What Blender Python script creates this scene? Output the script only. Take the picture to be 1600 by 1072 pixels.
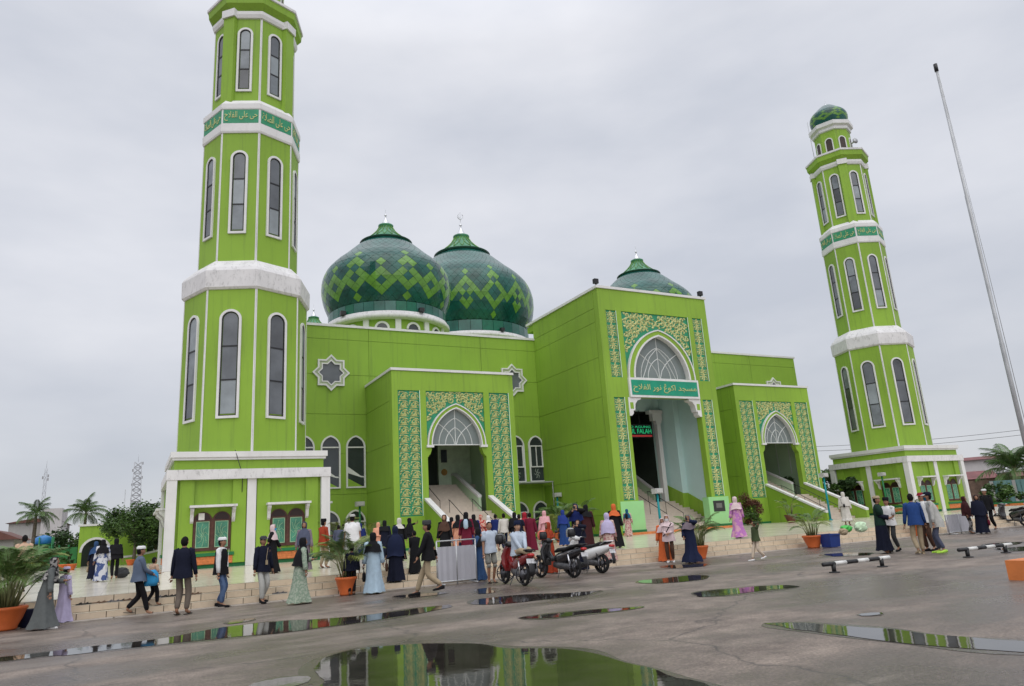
import bpy, bmesh, math, random
from mathutils import Vector, Matrix
from math import sin, cos, pi, radians
random.seed(7)
S = bpy.context.scene
for o in list(bpy.data.objects): bpy.data.objects.remove(o)
C = S.collection

# ---------------------------------------------------------------- camera
FPX, PITCH, ROLL, YAW, EYE = 1116.7, 0.2493382, -0.06382342, 0.48954712, 1.5
_f = Vector((0, cos(PITCH), sin(PITCH))); _r = Vector((1, 0, 0)); _u = _r.cross(_f)
_r, _u = cos(ROLL)*_r + sin(ROLL)*_u, -sin(ROLL)*_r + cos(ROLL)*_u
RY = Matrix.Rotation(-YAW, 3, 'Z')
FW, RI, UP = RY @ _f, RY @ _r, RY @ _u
cd = bpy.data.cameras.new('camera'); cam = bpy.data.objects.new('camera', cd); C.objects.link(cam)
cd.sensor_width = 36; cd.lens = 36*FPX/1600; cd.clip_start = .1; cd.clip_end = 4000
m = Matrix((RI, UP, -FW)).transposed().to_4x4(); m.translation = (0, 0, EYE); cam.matrix_world = m
S.camera = cam
S.render.resolution_x, S.render.resolution_y = 1024, 686
def ray(x, y): return FW + RI*((x-800)/FPX) - UP*((y-536)/FPX)
def gnd(x, y, z=0.0):           # a pixel's point on the level z
    d = ray(x, y); t = (z-EYE)/d.z; return Vector((d.x*t, d.y*t, z))
def atv(x, y, v):               # a pixel's point on the upright plane Y = v
    d = ray(x, y); t = v/d.y; return Vector((d.x*t, v, EYE+d.z*t))

# ---------------------------------------------------------------- sky, sun, exposure
SUN_EL, SUN_AZ = radians(50), radians(196)      # azimuth clockwise from +Y
W = bpy.data.worlds.new('World'); S.world = W; W.use_nodes = True
nt = W.node_tree; nt.nodes.clear()
def N(t, **k):
    n = nt.nodes.new(t)
    for a, b in k.items(): setattr(n, a, b)
    return n
out = N('ShaderNodeOutputWorld'); bg = N('ShaderNodeBackground'); nt.links.new(bg.outputs[0], out.inputs[0])
sky = N('ShaderNodeTexSky', sky_type='NISHITA', sun_disc=False, sun_elevation=SUN_EL, sun_rotation=SUN_AZ)
sc = N('ShaderNodeVectorMath', operation='SCALE'); sc.inputs[3].default_value = .1
nt.links.new(sky.outputs[0], sc.inputs[0])
tc = N('ShaderNodeTexCoord'); sep = N('ShaderNodeSeparateXYZ'); nt.links.new(tc.outputs['Generated'], sep.inputs[0])
mp = N('ShaderNodeMapping'); mp.inputs['Scale'].default_value = (1.6, 1.6, 4.2); nt.links.new(tc.outputs['Generated'], mp.inputs[0])
nz = N('ShaderNodeTexNoise'); nz.inputs['Scale'].default_value = 1.5; nz.inputs['Detail'].default_value = 5; nz.inputs['Roughness'].default_value = .5
nt.links.new(mp.outputs[0], nz.inputs['Vector'])
cr = N('ShaderNodeValToRGB'); cr.color_ramp.elements[0].position = .32; cr.color_ramp.elements[1].position = .72
cr.color_ramp.elements[0].color = (.565, .59, .655, 1); cr.color_ramp.elements[1].color = (.79, .795, .835, 1)
nt.links.new(nz.outputs['Fac'], cr.inputs[0])
# the overcast vault grows brighter towards the zenith (CIE overcast sky)
mr = N('ShaderNodeValToRGB'); el = mr.color_ramp.elements
for k, (p_, g_) in enumerate(((.0, .36), (.10, .375), (.34, .445), (.60, .46), (1.0, 1.0))):
    e_ = el[k] if k < 2 else el.new(p_); e_.position = p_; e_.color = (g_, g_, g_, 1)
nt.links.new(sep.outputs[2], mr.inputs[0]); m2 = N('ShaderNodeMath', operation='MULTIPLY'); m2.inputs[1].default_value = 2.25; nt.links.new(mr.outputs[0], m2.inputs[0])
ml = N('ShaderNodeVectorMath', operation='SCALE'); nt.links.new(cr.outputs[0], ml.inputs[0]); nt.links.new(m2.outputs[0], ml.inputs[3])
mx = N('ShaderNodeMix', data_type='RGBA'); mx.inputs[0].default_value = .9
nt.links.new(sc.outputs[0], mx.inputs[6]); nt.links.new(ml.outputs[0], mx.inputs[7]); nt.links.new(mx.outputs[2], bg.inputs[0])
bg.inputs[1].default_value = 1.0
sd = bpy.data.lights.new('sun', 'SUN'); sd.energy = 1.25; sd.angle = radians(75); sd.color = (1, .965, .91)
sun = bpy.data.objects.new('sun', sd); C.objects.link(sun)
sdir = Vector((sin(SUN_AZ)*cos(SUN_EL), cos(SUN_AZ)*cos(SUN_EL), sin(SUN_EL)))
sun.rotation_euler = (-sdir).to_track_quat('-Z', 'Y').to_euler()
vs = S.view_settings; vs.view_transform = 'Standard'; vs.look = 'None'; vs.exposure = 0.15; vs.gamma = 1; vs.use_curve_mapping = False

# ---------------------------------------------------------------- materials
MATS = {}
def mat(name, col, rough=.6, var=.12, scale=3.0, bump=0.0, bscale=40., spec=.4, metal=0, dirt=None, dirt_amt=.0, dscale=(1, 1, .15), emit=None, coat=0, trans=0):
    if name in MATS: return MATS[name]
    M = bpy.data.materials.new(name); M.use_nodes = True; t = M.node_tree; b = t.nodes['Principled BSDF']
    b.inputs['Roughness'].default_value = rough; b.inputs['Metallic'].default_value = metal
    b.inputs['Specular IOR Level'].default_value = spec; b.inputs['Coat Weight'].default_value = coat
    if trans: b.inputs['Transmission Weight'].default_value = trans
    g = t.nodes.new('ShaderNodeNewGeometry')
    n = t.nodes.new('ShaderNodeTexNoise'); n.inputs['Scale'].default_value = scale; n.inputs['Detail'].default_value = 6
    t.links.new(g.outputs['Position'], n.inputs['Vector'])
    r = t.nodes.new('ShaderNodeValToRGB'); e = r.color_ramp.elements; e[0].position = .3; e[1].position = .7
    e[0].color = tuple(max(0, c*(1-var)) for c in col)+(1,); e[1].color = tuple(min(1, c*(1+var)) for c in col)+(1,)
    t.links.new(n.outputs['Fac'], r.inputs[0]); last = r.outputs[0]
    if dirt:
        mp = t.nodes.new('ShaderNodeMapping'); mp.inputs['Scale'].default_value = dscale
        t.links.new(g.outputs['Position'], mp.inputs[0])
        d = t.nodes.new('ShaderNodeTexNoise'); d.inputs['Scale'].default_value = 2.2; d.inputs['Detail'].default_value = 8; d.inputs['Roughness'].default_value = .72
        t.links.new(mp.outputs[0], d.inputs['Vector'])
        q = t.nodes.new('ShaderNodeMapRange'); q.inputs[1].default_value = .52; q.inputs[2].default_value = .74; q.inputs[3].default_value = 0; q.inputs[4].default_value = dirt_amt
        t.links.new(d.outputs['Fac'], q.inputs[0])
        k = t.nodes.new('ShaderNodeMix'); k.data_type = 'RGBA'; k.inputs[7].default_value = tuple(dirt)+(1,)
        t.links.new(q.outputs[0], k.inputs[0]); t.links.new(last, k.inputs[6]); last = k.outputs[2]
    t.links.new(last, b.inputs['Base Color'])
    if bump:
        n2 = t.nodes.new('ShaderNodeTexNoise'); n2.inputs['Scale'].default_value = bscale; n2.inputs['Detail'].default_value = 4
        t.links.new(g.outputs['Position'], n2.inputs['Vector'])
        bp = t.nodes.new('ShaderNodeBump'); bp.inputs['Strength'].default_value = bump; bp.inputs['Distance'].default_value = .02
        t.links.new(n2.outputs['Fac'], bp.inputs['Height']); t.links.new(bp.outputs[0], b.inputs['Normal'])
    if emit:
        b.inputs['Emission Color'].default_value = tuple(emit[:3])+(1,); b.inputs['Emission Strength'].default_value = emit[3]
    MATS[name] = M; return M
def fabric(name, col, col2=None, pscale=14.):       # cloth; with a second colour it is printed
    if name in MATS: return MATS[name]
    M = mat(name, col, .85, .10, 9., .35, 26., .15)
    if col2:
        t = M.node_tree; b = t.nodes['Principled BSDF']; src = b.inputs['Base Color'].links[0].from_socket
        tcn = t.nodes.new('ShaderNodeTexCoord')
        v = t.nodes.new('ShaderNodeTexNoise'); v.inputs['Scale'].default_value = pscale; v.inputs['Detail'].default_value = 3
        t.links.new(tcn.outputs['Object'], v.inputs['Vector'])
        q = t.nodes.new('ShaderNodeMapRange'); q.inputs[1].default_value = .49; q.inputs[2].default_value = .54
        t.links.new(v.outputs['Fac'], q.inputs[0])
        k = t.nodes.new('ShaderNodeMix'); k.data_type = 'RGBA'; k.inputs[7].default_value = tuple(col2)+(1,)
        t.links.new(q.outputs[0], k.inputs[0]); t.links.new(src, k.inputs[6]); t.links.new(k.outputs[2], b.inputs['Base Color'])
    return M
LIME = mat('lime_plaster', (.232, .388, .042), .62, .15, .16, .12, 60., .3, dirt=(.11, .16, .045), dirt_amt=.5, dscale=(2.4, 2.4, .10))
LIMED = mat('lime_recess', (.21, .365, .034), .62, .07, .5, .12, 60., .3, dirt=(.10, .16, .03), dirt_amt=.22)
WHITE = mat('white_paint', (.68, .675, .67), .55, .05, 1.2, .08, 50., .35, dirt=(.30, .28, .25), dirt_amt=.25)
WHITED = mat('white_weathered', (.67, .66, .665), .65, .07, 1.5, .15, 40., .3, dirt=(.07, .066, .06), dirt_amt=.55, dscale=(2.6, 2.6, 1.1))
TEAL = mat('panel_green', (.025, .25, .125), .5, .15, 2., .1, 40.)
GOLD = mat('gold_carving', (.52, .53, .23), .5, .18, 6., .1, 60., .4, dirt=(.12, .25, .06), dirt_amt=.5, dscale=(3, 3, 3))
MINT = mat('mint_paint', (.30, .62, .26), .55, .06, 1.)
PALE = mat('pale_mint_wall', (.56, .74, .72), .5, .04, 1.)
INNER = mat('sage_inner_wall', (.47, .62, .42), .55, .05, 1.)
DKGREEN = mat('dark_green_trim', (.012, .16, .05), .5, .1, 2.)
BRICKO = mat('orange_brick_paint', (.62, .20, .06), .65, .22, 9., .6, 14.)
GLASS = mat('dark_glass', (.035, .042, .05), .12, .3, .8, 0, spec=.6)
GLASSG = mat('grey_glass', (.115, .125, .14), .2, .25, .9, .0, spec=.55)
GLASSF = mat('frosted_glass', (.25, .28, .30), .25, .2, 1.1, .0, spec=.5)
BLACKM = mat('dark_metal', (.015, .015, .017), .45, .2, 8.)
BROWN = mat('brown_wood', (.085, .032, .022), .5, .25, 6.)
SILVER = mat('silver_metal', (.62, .63, .65), .28, .08, 6., metal=.8)
GALV = mat('galvanised_steel', (.42, .43, .44), .42, .15, 4., metal=.35)
TILEB = mat('beige_riser_tile', (.60, .49, .365), .32, .09, 2.5, .05, 30., .5, dirt=(.20, .15, .10), dirt_amt=.35, dscale=(2, 2, 2))
STAIRM = mat('stair_stone', (.52, .45, .38), .45, .08, 4., .08, 60.)
INTD = mat('dark_interior', (.020, .030, .022), .7, .2, 1.)  # shade of unlit rooms put into a near-black colour

# ---------------------------------------------------------------- mesh helpers
WT = {}                                       # world offset of each parent
def wt(o): return WT.get(o.name, Vector((0, 0, 0))) if o else Vector((0, 0, 0))
def tag(o, label=None, cat=None, group=None, kind=None):
    for k, v in (('label', label), ('category', cat), ('group', group), ('kind', kind)):
        if v: o[k] = v
    return o
def thing(name, loc, label, cat, group=None, rz=0):
    o = bpy.data.objects.new(name, None); C.objects.link(o); o.empty_display_size = .2
    o.location = loc; o.rotation_euler = (0, 0, rz); WT[o.name] = Vector(loc)
    return tag(o, label, cat, group)
def inst(name, me, parent=None, M=None):      # an object from shared mesh data; M is its world matrix
    o = bpy.data.objects.new(name, me); C.objects.link(o)
    if M is not None: o.matrix_world = M
    if parent:
        o.parent = parent; o.matrix_parent_inverse = Matrix.Translation(-wt(parent))
    if M is not None: WT[o.name] = M.to_translation()
    return o
class MB:
    def __init__(s): s.v = []; s.f = []; s.m = []; s.sm = []
    def add(s, vs, fs, mi=0, smooth=False):
        b = len(s.v); s.v += [tuple(p) for p in vs]
        for f in fs: s.f.append(tuple(i+b for i in f)); s.m.append(mi); s.sm.append(smooth)
        return s
    def box(s, x0, y0, z0, x1, y1, z1, mi=0, fn=None):
        P = [(x, y, z) for z in (z0, z1) for y in (y0, y1) for x in (x0, x1)]
        if fn: P = [fn(*p) for p in P]
        return s.add(P, [(0, 2, 3, 1), (4, 5, 7, 6), (0, 1, 5, 4), (2, 6, 7, 3), (0, 4, 6, 2), (1, 3, 7, 5)], mi)
    def lathe(s, prof, n=24, c=(0, 0), mi=0, ph=0., smooth=True, cap=True, a0=0, a1=2*pi):
        full = abs(a1-a0-2*pi) < 1e-6; k = n if full else n+1
        P = [(c[0]+r*cos(a0+ph+(a1-a0)*i/n), c[1]+r*sin(a0+ph+(a1-a0)*i/n), z) for r, z in prof for i in range(k)]
        F = []
        for j in range(len(prof)-1):
            for i in range(n):
                a, b = j*k+i, j*k+(i+1) % k; F.append((a, b, b+k, a+k))
        s.add(P, F, mi, smooth)
        if cap and full:
            b = len(s.v)-len(P)
            if prof[0][0] > 1e-4: s.f.append(tuple(b+i for i in reversed(range(k)))); s.m.append(mi); s.sm.append(False)
            if prof[-1][0] > 1e-4: s.f.append(tuple(b+(len(prof)-1)*k+i for i in range(k))); s.m.append(mi); s.sm.append(False)
        return s
    def tube(s, pts, r, n=8, mi=0, smooth=True, flat=1.0):
        pts = [Vector(p) for p in pts]; rs = r if hasattr(r, '__len__') else [r]*len(pts)
        up = Vector((0, 0, 1)); P = []
        for i, p in enumerate(pts):
            d = (pts[min(i+1, len(pts)-1)]-pts[max(i-1, 0)]).normalized()
            q = up if abs(d.dot(up)) < .95 else Vector((0, 1, 0))
            a = d.cross(q).normalized(); b = a.cross(d)
            P += [p+a*(rs[i]*cos(2*pi*k/n))+b*(rs[i]*flat*sin(2*pi*k/n)) for k in range(n)]
        F = [(j*n+i, j*n+(i+1) % n, (j+1)*n+(i+1) % n, (j+1)*n+i) for j in range(len(pts)-1) for i in range(n)]
        F += [tuple(reversed(range(n))), tuple((len(pts)-1)*n+i for i in range(n))]
        return s.add(P, F, mi, smooth)
    def prism(s, poly, fn, d0, d1, mi=0):      # polygon (a, b) extruded along d
        n = len(poly)
        s.add([fn(a, b, d0) for a, b in poly]+[fn(a, b, d1) for a, b in poly],
              [tuple(range(n)), tuple(range(2*n-1, n-1, -1))]+[((i+1) % n, i, n+i, n+(i+1) % n) for i in range(n)], mi)
        return s
    def ring(s, A, B, fn, d0, d1, mi=0, closed=True):   # frame between outlines A (outer) and B (inner)
        n = len(A); k = n if closed else n-1
        P = [fn(a, b, d1) for a, b in A]+[fn(a, b, d1) for a, b in B]+[fn(a, b, d0) for a, b in A]+[fn(a, b, d0) for a, b in B]
        F = []
        for i in range(k):
            j = (i+1) % n
            F += [(i, j, n+j, n+i), (i, 2*n+i, 2*n+j, j), (n+i, n+j, 3*n+j, 3*n+i)]
        if not closed: F += [(0, n, 3*n, 2*n), (n-1, 3*n-1, 4*n-1, 2*n-1)]
        return s.add(P, F, mi)
    def ribbon(s, pts, ws, fn, h=.03, mi=0):   # raised carved stroke on a plane: ridge and two flanks
        n = len(pts); P = []
        for i, (a, b) in enumerate(pts):
            x0, y0 = pts[max(i-1, 0)]; x1, y1 = pts[min(i+1, n-1)]
            l = math.hypot(x1-x0, y1-y0) or 1; nx, ny = -(y1-y0)/l, (x1-x0)/l; w = ws[i]
            P += [fn(a+nx*w, b+ny*w, .002), fn(a, b, h), fn(a-nx*w, b-ny*w, .002)]
        F = []
        for i in range(n-1):
            for q in (0, 1): F.append((3*i+q, 3*i+q+1, 3*i+q+4, 3*i+q+3))
        return s.add(P, F, mi)
    def mesh(s, name, mats):
        me = bpy.data.meshes.new(name); me.from_pydata(s.v, [], s.f)
        for M in (mats if isinstance(mats, (list, tuple)) else [mats]): me.materials.append(M)
        me.polygons.foreach_set('material_index', s.m); me.polygons.foreach_set('use_smooth', s.sm)
        me.update(); return me
    def build(s, name, mats, parent=None, kind=None, label=None, fix=True):
        me = s.mesh(name, mats)
        if fix:
            bm = bmesh.new(); bm.from_mesh(me); bmesh.ops.recalc_face_normals(bm, faces=bm.faces); bm.to_mesh(me); bm.free()
        o = bpy.data.objects.new(name, me); C.objects.link(o)
        if parent: o.parent = parent; o.location = -wt(parent)
        WT[o.name] = Vector((0, 0, 0)); return tag(o, label, kind=kind)
def front(v):                 # plane facing -Y
    return lambda a, b, d: (a, v-d, b)
def sideL(u):                 # plane facing -X, a runs along Y
    return lambda a, b, d: (u-d, a, b)
def face(O, U, Nn):           # any upright plane
    O, U, Nn = Vector(O), Vector(U), Vector(Nn)
    return lambda a, b, d: tuple(O+U*a+Nn*d+Vector((0, 0, b)))
def parch(cx, z0, a, h, n=12):   # pointed arch outline, left spring to right spring
    c = (h*h-a*a)/(2*a); R = c+a; L = []
    for i in range(n+1):
        th = math.atan2(h, c)*i/n
        L.append((cx+c-R*cos(th), z0+R*sin(th)))
    return L+[(2*cx-x, z) for x, z in reversed(L[:-1])]
def rarch(cx, z0, a, n=12): return [(cx-a*cos(pi*i/n), z0+a*sin(pi*i/n)) for i in range(n+1)]
def winpoly(cx, zb, zs, a, h=None, n=10):
    top = parch(cx, zs, a, h, n) if h else rarch(cx, zs, a, 2*n)
    return [(cx-a, zb)]+top+[(cx+a, zb)]
# ---------------------------------------------------------------- setting: lot, puddles, terrace
T = .48
def asphalt():
    M = bpy.data.materials.new('wet_asphalt'); M.use_nodes = True; t = M.node_tree; b = t.nodes['Principled BSDF']
    def n(ty, **k):
        x = t.nodes.new(ty)
        for a, c in k.items(): setattr(x, a, c)
        return x
    g = n('ShaderNodeNewGeometry')
    def noise(sc, det=6, rough=.55, sx=(1, 1, 1)):
        mp = n('ShaderNodeMapping'); mp.inputs['Scale'].default_value = sx; t.links.new(g.outputs['Position'], mp.inputs[0])
        x = n('ShaderNodeTexNoise'); x.inputs['Scale'].default_value = sc; x.inputs['Detail'].default_value = det; x.inputs['Roughness'].default_value = rough
        t.links.new(mp.outputs[0], x.inputs['Vector']); return x.outputs['Fac']
    def ramp(s, p0, c0, p1, c1):
        r = n('ShaderNodeValToRGB'); e = r.color_ramp.elements; e[0].position = p0; e[1].position = p1; e[0].color = c0+(1,); e[1].color = c1+(1,)
        t.links.new(s, r.inputs[0]); return r.outputs[0]
    def mixc(f, a, c, bl='MIX'):
        k = n('ShaderNodeMix', data_type='RGBA', blend_type=bl)
        for s, i in ((f, 0), (a, 6), (c, 7)):
            if hasattr(s, 'links'): t.links.new(s, k.inputs[i])
            else: k.inputs[i].default_value = s if i == 0 else tuple(s)+(1,)
        return k.outputs[2]
    big = noise(.20, 8, .62, (1, 1.9, 1)); mid = noise(1.1, 9, .7, (1, 1.5, 1)); fine = noise(34, 5, .75); streak = noise(.55, 7, .65, (.35, 2.2, 1))
    c = ramp(big, .44, (.145, .114, .096), .57, (.37, .298, .248))
    c = mixc(ramp(mid, .40, (.85, .85, .85), .66, (0, 0, 0)), c, (.155, .123, .104))
    c = mixc(ramp(streak, .56, (0, 0, 0), .72, (.6, .6, .6)), c, (.37, .31, .265))
    c = mixc(.75, c, ramp(fine, .32, (.30, .30, .30), .68, (1.25, 1.25, 1.25)), 'MULTIPLY')
    vo = n('ShaderNodeTexVoronoi'); vo.inputs['Scale'].default_value = 26; t.links.new(g.outputs['Position'], vo.inputs['Vector'])
    c = mixc(.5, c, ramp(vo.outputs['Distance'], .0, (1.25, 1.24, 1.22), .6, (.55, .55, .55)), 'MULTIPLY')
    c = mixc(ramp(noise(120, 2, .5), .65, (0, 0, 0), .72, (.45, .45, .45)), c, (.40, .36, .33))
    # cracks
    v = n('ShaderNodeTexVoronoi', feature='DISTANCE_TO_EDGE'); v.inputs['Scale'].default_value = .16
    ad = n('ShaderNodeVectorMath', operation='ADD'); nn = n('ShaderNodeTexNoise'); nn.inputs['Scale'].default_value = .9; nn.inputs['Detail'].default_value = 6
    t.links.new(g.outputs['Position'], nn.inputs['Vector']); sc = n('ShaderNodeVectorMath', operation='SCALE'); sc.inputs[3].default_value = 1.7
    t.links.new(nn.outputs['Color'], sc.inputs[0]); t.links.new(g.outputs['Position'], ad.inputs[0]); t.links.new(sc.outputs[0], ad.inputs[1]); t.links.new(ad.outputs[0], v.inputs['Vector'])
    c = mixc(ramp(v.outputs['Distance'], .0, (.75, .75, .75), .006, (0, 0, 0)), c, (.045, .04, .038))
    t.links.new(c, b.inputs['Base Color'])
    r = n('ShaderNodeMapRange'); r.inputs[1].default_value = .40; r.inputs[2].default_value = .60; r.inputs[3].default_value = .24; r.inputs[4].default_value = .66
    t.links.new(big, r.inputs[0]); t.links.new(r.outputs[0], b.inputs['Roughness'])
    bp = n('ShaderNodeBump'); bp.inputs['Strength'].default_value = .8; bp.inputs['Distance'].default_value = .012
    t.links.new(fine, bp.inputs['Height']); t.links.new(bp.outputs[0], b.inputs['Normal'])
    b.inputs['Specular IOR Level'].default_value = .42
    return M
ASPH = asphalt()
MB().add([(-900, -60, 0), (900, -60, 0), (900, 1200, 0), (-900, 1200, 0)], [(0, 1, 2, 3)]).build('parking_lot', ASPH, kind='structure')
WATER = mat('puddle_water', (.030, .026, .022), .025, .4, 2., .02, 9., spec=.55)
WATER.node_tree.nodes['Principled BSDF'].inputs['IOR'].default_value = 1.45
rp = random.Random(3)
DAMP = mat('damp_asphalt', (.085, .070, .060), .22, .25, 6., .5, 30., .5)
def sgn_(P): return 1 if sum(P[i-1].x*P[i].y-P[i].x*P[i-1].y for i in range(len(P))) > 0 else -1
PN = [0]
def puddle(pts, jit=.05):
    PN[0] += 1; zk = PN[0]*.00025
    P = [gnd(x, y) for x, y in pts]
    Q = []
    for i, p in enumerate(P):
        q = P[(i+1) % len(P)]; L = (q-p).length; k = max(2, int(L/.18)); nrm = Vector((-(q-p).y, (q-p).x, 0)).normalized()
        for j in range(k):
            w = jit*(1 if L > .5 else .4); Q.append(p.lerp(q, j/k)+nrm*(rp.gauss(0, w)*.8+w*1.3*sin(j*.9+i)+w*sin(j*2.3+2*i)))
    S2 = [(Q[i-1]+Q[i]*2+Q[(i+1) % len(Q)])/4 for i in range(len(Q))]
    o = MB().add([(p.x, p.y, .0065+zk) for p in S2], [tuple(range(len(S2)))]).build('puddle', WATER, kind='structure', fix=False)
    if o.data.polygons[0].normal.z < 0: o.data.flip_normals()
    # damp margin: the same outline pushed out unevenly
    cen = sum(S2, Vector((0, 0, 0)))/len(S2); D2_ = []
    for i, p in enumerate(S2):
        tg = S2[(i+1) % len(S2)]-S2[i-1]; nn_ = Vector((tg.y, -tg.x, 0)).normalized(); D2_.append(p+nn_*sgn_(S2)*(.10+.09*sin(i*.37)+.07*sin(i*.83+1)+rp.uniform(0, .05)))
    for _ in range(4): D2_ = [(D2_[i-1]+D2_[i]*2+D2_[(i+1) % len(D2_)])/4 for i in range(len(D2_))]
    o = MB().add([(p.x, p.y, .002+zk) for p in D2_], [tuple(range(len(D2_)))]).build('damp_margin', DAMP, kind='structure', fix=False)
    if o.data.polygons[0].normal.z < 0: o.data.flip_normals()
for pp in [
    [(-30, 1031), (60, 1022), (130, 1012), (240, 1000), (350, 980), (420, 972), (480, 969), (575, 962), (640, 953), (705, 944), (712, 949), (600, 968), (500, 981), (450, 988), (350, 997), (240, 1009), (100, 1025), (-30, 1036)],
    [(738, 938), (800, 931), (880, 927), (950, 922), (905, 932), (850, 937), (790, 944), (742, 945)],
    [(742, 921), (768, 918), (770, 927), (745, 929)],
    [(998, 908), (1040, 904), (1080, 899), (1112, 900), (1098, 906), (1050, 911), (1010, 912)],
    [(1078, 928), (1120, 922), (1150, 921), (1185, 916), (1230, 914), (1258, 917), (1215, 921), (1180, 924), (1140, 930), (1090, 934)],
    [(1180, 975), (1250, 975), (1325, 980), (1400, 985), (1525, 998), (1640, 1003), (1640, 1023), (1525, 1013), (1400, 1003), (1300, 993), (1225, 983)],
    [(497, 1050), (505, 1030), (535, 1019), (575, 1012), (640, 1007), (700, 1004), (800, 1014), (875, 1016), (935, 1024), (1025, 1050), (1112, 1067), (1150, 1090), (1100, 1130), (560, 1130), (505, 1085)],
    [(800, 967), (860, 961), (930, 953), (1012, 947), (1000, 952), (920, 959), (850, 967)],
    [(395, 1068), (440, 1060), (485, 1056), (480, 1066), (430, 1085), (390, 1085)],
    [(1288, 866), (1330, 864), (1365, 864), (1360, 868), (1300, 870)],
    [(1540, 851), (1570, 848), (1600, 847), (1590, 851), (1550, 854)],
    [(1555, 858), (1590, 855), (1640, 853), (1640, 859), (1580, 862)],
    [(610, 932), (660, 929), (700, 925), (690, 930), (640, 935)],
    [(1040, 884), (1100, 881), (1105, 885), (1050, 889)],
    [(1340, 960), (1380, 957), (1372, 962), (1345, 964)],
    [(350, 905+68), (395, 966), (398, 969), (355, 977)]]:
    puddle(pp)

# terrace: a tiled platform with two lower steps
V0 = 20.05
def tfloor():
    M = mat('wet_terrace_tile', (.58, .53, .42), .11, .05, .6, spec=.42)
    t = M.node_tree; b = t.nodes['Principled BSDF']; src = b.inputs['Base Color'].links[0].from_socket
    g = t.nodes.new('ShaderNodeNewGeometry'); br = t.nodes.new('ShaderNodeTexBrick'); br.offset = 0
    br.inputs['Color1'].default_value = (1, 1, 1, 1); br.inputs['Color2'].default_value = (.97, .97, .965, 1); br.inputs['Mortar'].default_value = (.55, .53, .48, 1)
    br.inputs['Scale'].default_value = 1; br.inputs['Mortar Size'].default_value = .004; br.inputs['Brick Width'].default_value = .6; br.inputs['Row Height'].default_value = .6
    t.links.new(g.outputs['Position'], br.inputs['Vector'])
    k = t.nodes.new('ShaderNodeMix'); k.data_type = 'RGBA'; k.blend_type = 'MULTIPLY'; k.inputs[0].default_value = 1
    t.links.new(src, k.inputs[6]); t.links.new(br.outputs['Color'], k.inputs[7]); t.links.new(k.outputs[2], b.inputs['Base Color'])
    n = t.nodes.new('ShaderNodeTexNoise'); n.inputs['Scale'].default_value = .8; n.inputs['Detail'].default_value = 5
    t.links.new(g.outputs['Position'], n.inputs['Vector']); r = t.nodes.new('ShaderNodeMapRange'); r.inputs[1].default_value = .4; r.inputs[2].default_value = .65; r.inputs[3].default_value = .17; r.inputs[4].default_value = .23
    t.links.new(n.outputs['Fac'], r.inputs[0]); t.links.new(r.outputs[0], b.inputs['Roughness']); return M
TFLOOR = tfloor()
TX0, TX1 = -9.0, 66.0
tb = MB()
for i in range(3):
    tb.box(TX0, V0+.32*i, 0 if i == 0 else .16*i-.02, TX1, 98 if i == 2 else V0+.32*(i+1)+.05, .16*(i+1), 0)
terr = tb.build('terrace', TFLOOR, kind='structure')
rt = MB().box(-.291, -.018, -.072, .291, 0, .074).mesh('riser_tile', TILEB)
rs = random.Random(5)
for i in range(3):
    for k in range(62):
        x = -8.7+.6*k+(.17, .41, .29)[i]
        inst('riser_tile', rt, terr, Matrix.Translation((x, V0+.32*i+rs.uniform(-.003, .003), .16*i+.079)))
gt_ = mat('dark_grout', (.10, .075, .055), .8, .3, 6.)
for i in range(3): MB().box(TX0, V0+.32*i-.006, .16*i+.002, TX1, V0+.32*i-.001, .16*i+.156).build('grout', gt_, terr)
rb = MB()
for i in range(3):
    for k in range(62, 122):
        x = -8.7+.6*k+(.17, .41, .29)[i]; rb.box(x-.291, V0+.32*i-.018, .16*i+.007, x+.291, V0+.32*i, .16*i+.153)
rb.build('riser_tiles_far', TILEB, terr, kind='stuff')
# rough pale gutter strip along the foot of the steps
GUT = mat('gutter_concrete', (.34, .30, .26), .5, .25, 3., .4, 20., dirt=(.10, .085, .07), dirt_amt=.8, dscale=(1, 2, 1))
gb = MB()
for k in range(40):
    x = -9+k*1.25; gb.box(x, V0-.42-rs.uniform(0, .02), .0, x+1.22, V0-.02, .018+rs.uniform(0, .006))
gb.build('gutter', GUT, kind='structure')

def gclamp(x, y, r=.2):        # a pixel's point on the lot, kept r clear of the terrace's foot
    p = gnd(x, y); lim = V0-.03-r
    return p if p.y <= lim else Vector((p.x*lim/p.y, lim, 0))
# ---------------------------------------------------------------- mosque
CX = 30.95; VW = 45.78; VA = 40.3; VB = 37.0; ZW = 15.05; ZA = 11.0; ZB = 16.42
mosque = thing('mosque', (CX, VW, T), 'large lime green mosque with tiled onion domes and three arched portals', 'mosque')
DKT = mat('dome_tile_dark', (.010, .082, .066), .17, .35, .9, spec=.45)
LTT = mat('dome_tile_light', (.105, .25, .032), .22, .25, 1.2, spec=.5)
RINGT = mat('dome_ring_tile', (.022, .11, .09), .25, .3, .8, spec=.55)
GROUT = mat('dome_grout', (.008, .045, .036), .7, .2, 2.)
CAPM = mat('dome_cap_green', (.045, .21, .10), .35, .3, 2., spec=.5)
ZJ = [T, 4.05, 6.6, 9.15, 11.75, 14.15]
hall = MB(); hall.box(7.7, VW+.06, T, 54.2, 92, ZW-.1)
hall.build('wall', LIME, mosque)
def panels(fn, cols, rows, parent, th=.05, name='wall_panel', m=LIME):
    for a0, a1 in zip(cols[:-1], cols[1:]):
        for b0, b1 in zip(rows[:-1], rows[1:]):
            MB().prism([(a0+.012, b0+.012), (a1-.012, b0+.012), (a1-.012, b1-.012), (a0+.012, b1-.012)], fn, 0, th, 0).build(name, m, parent)
fW = front(VW+.055)
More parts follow.
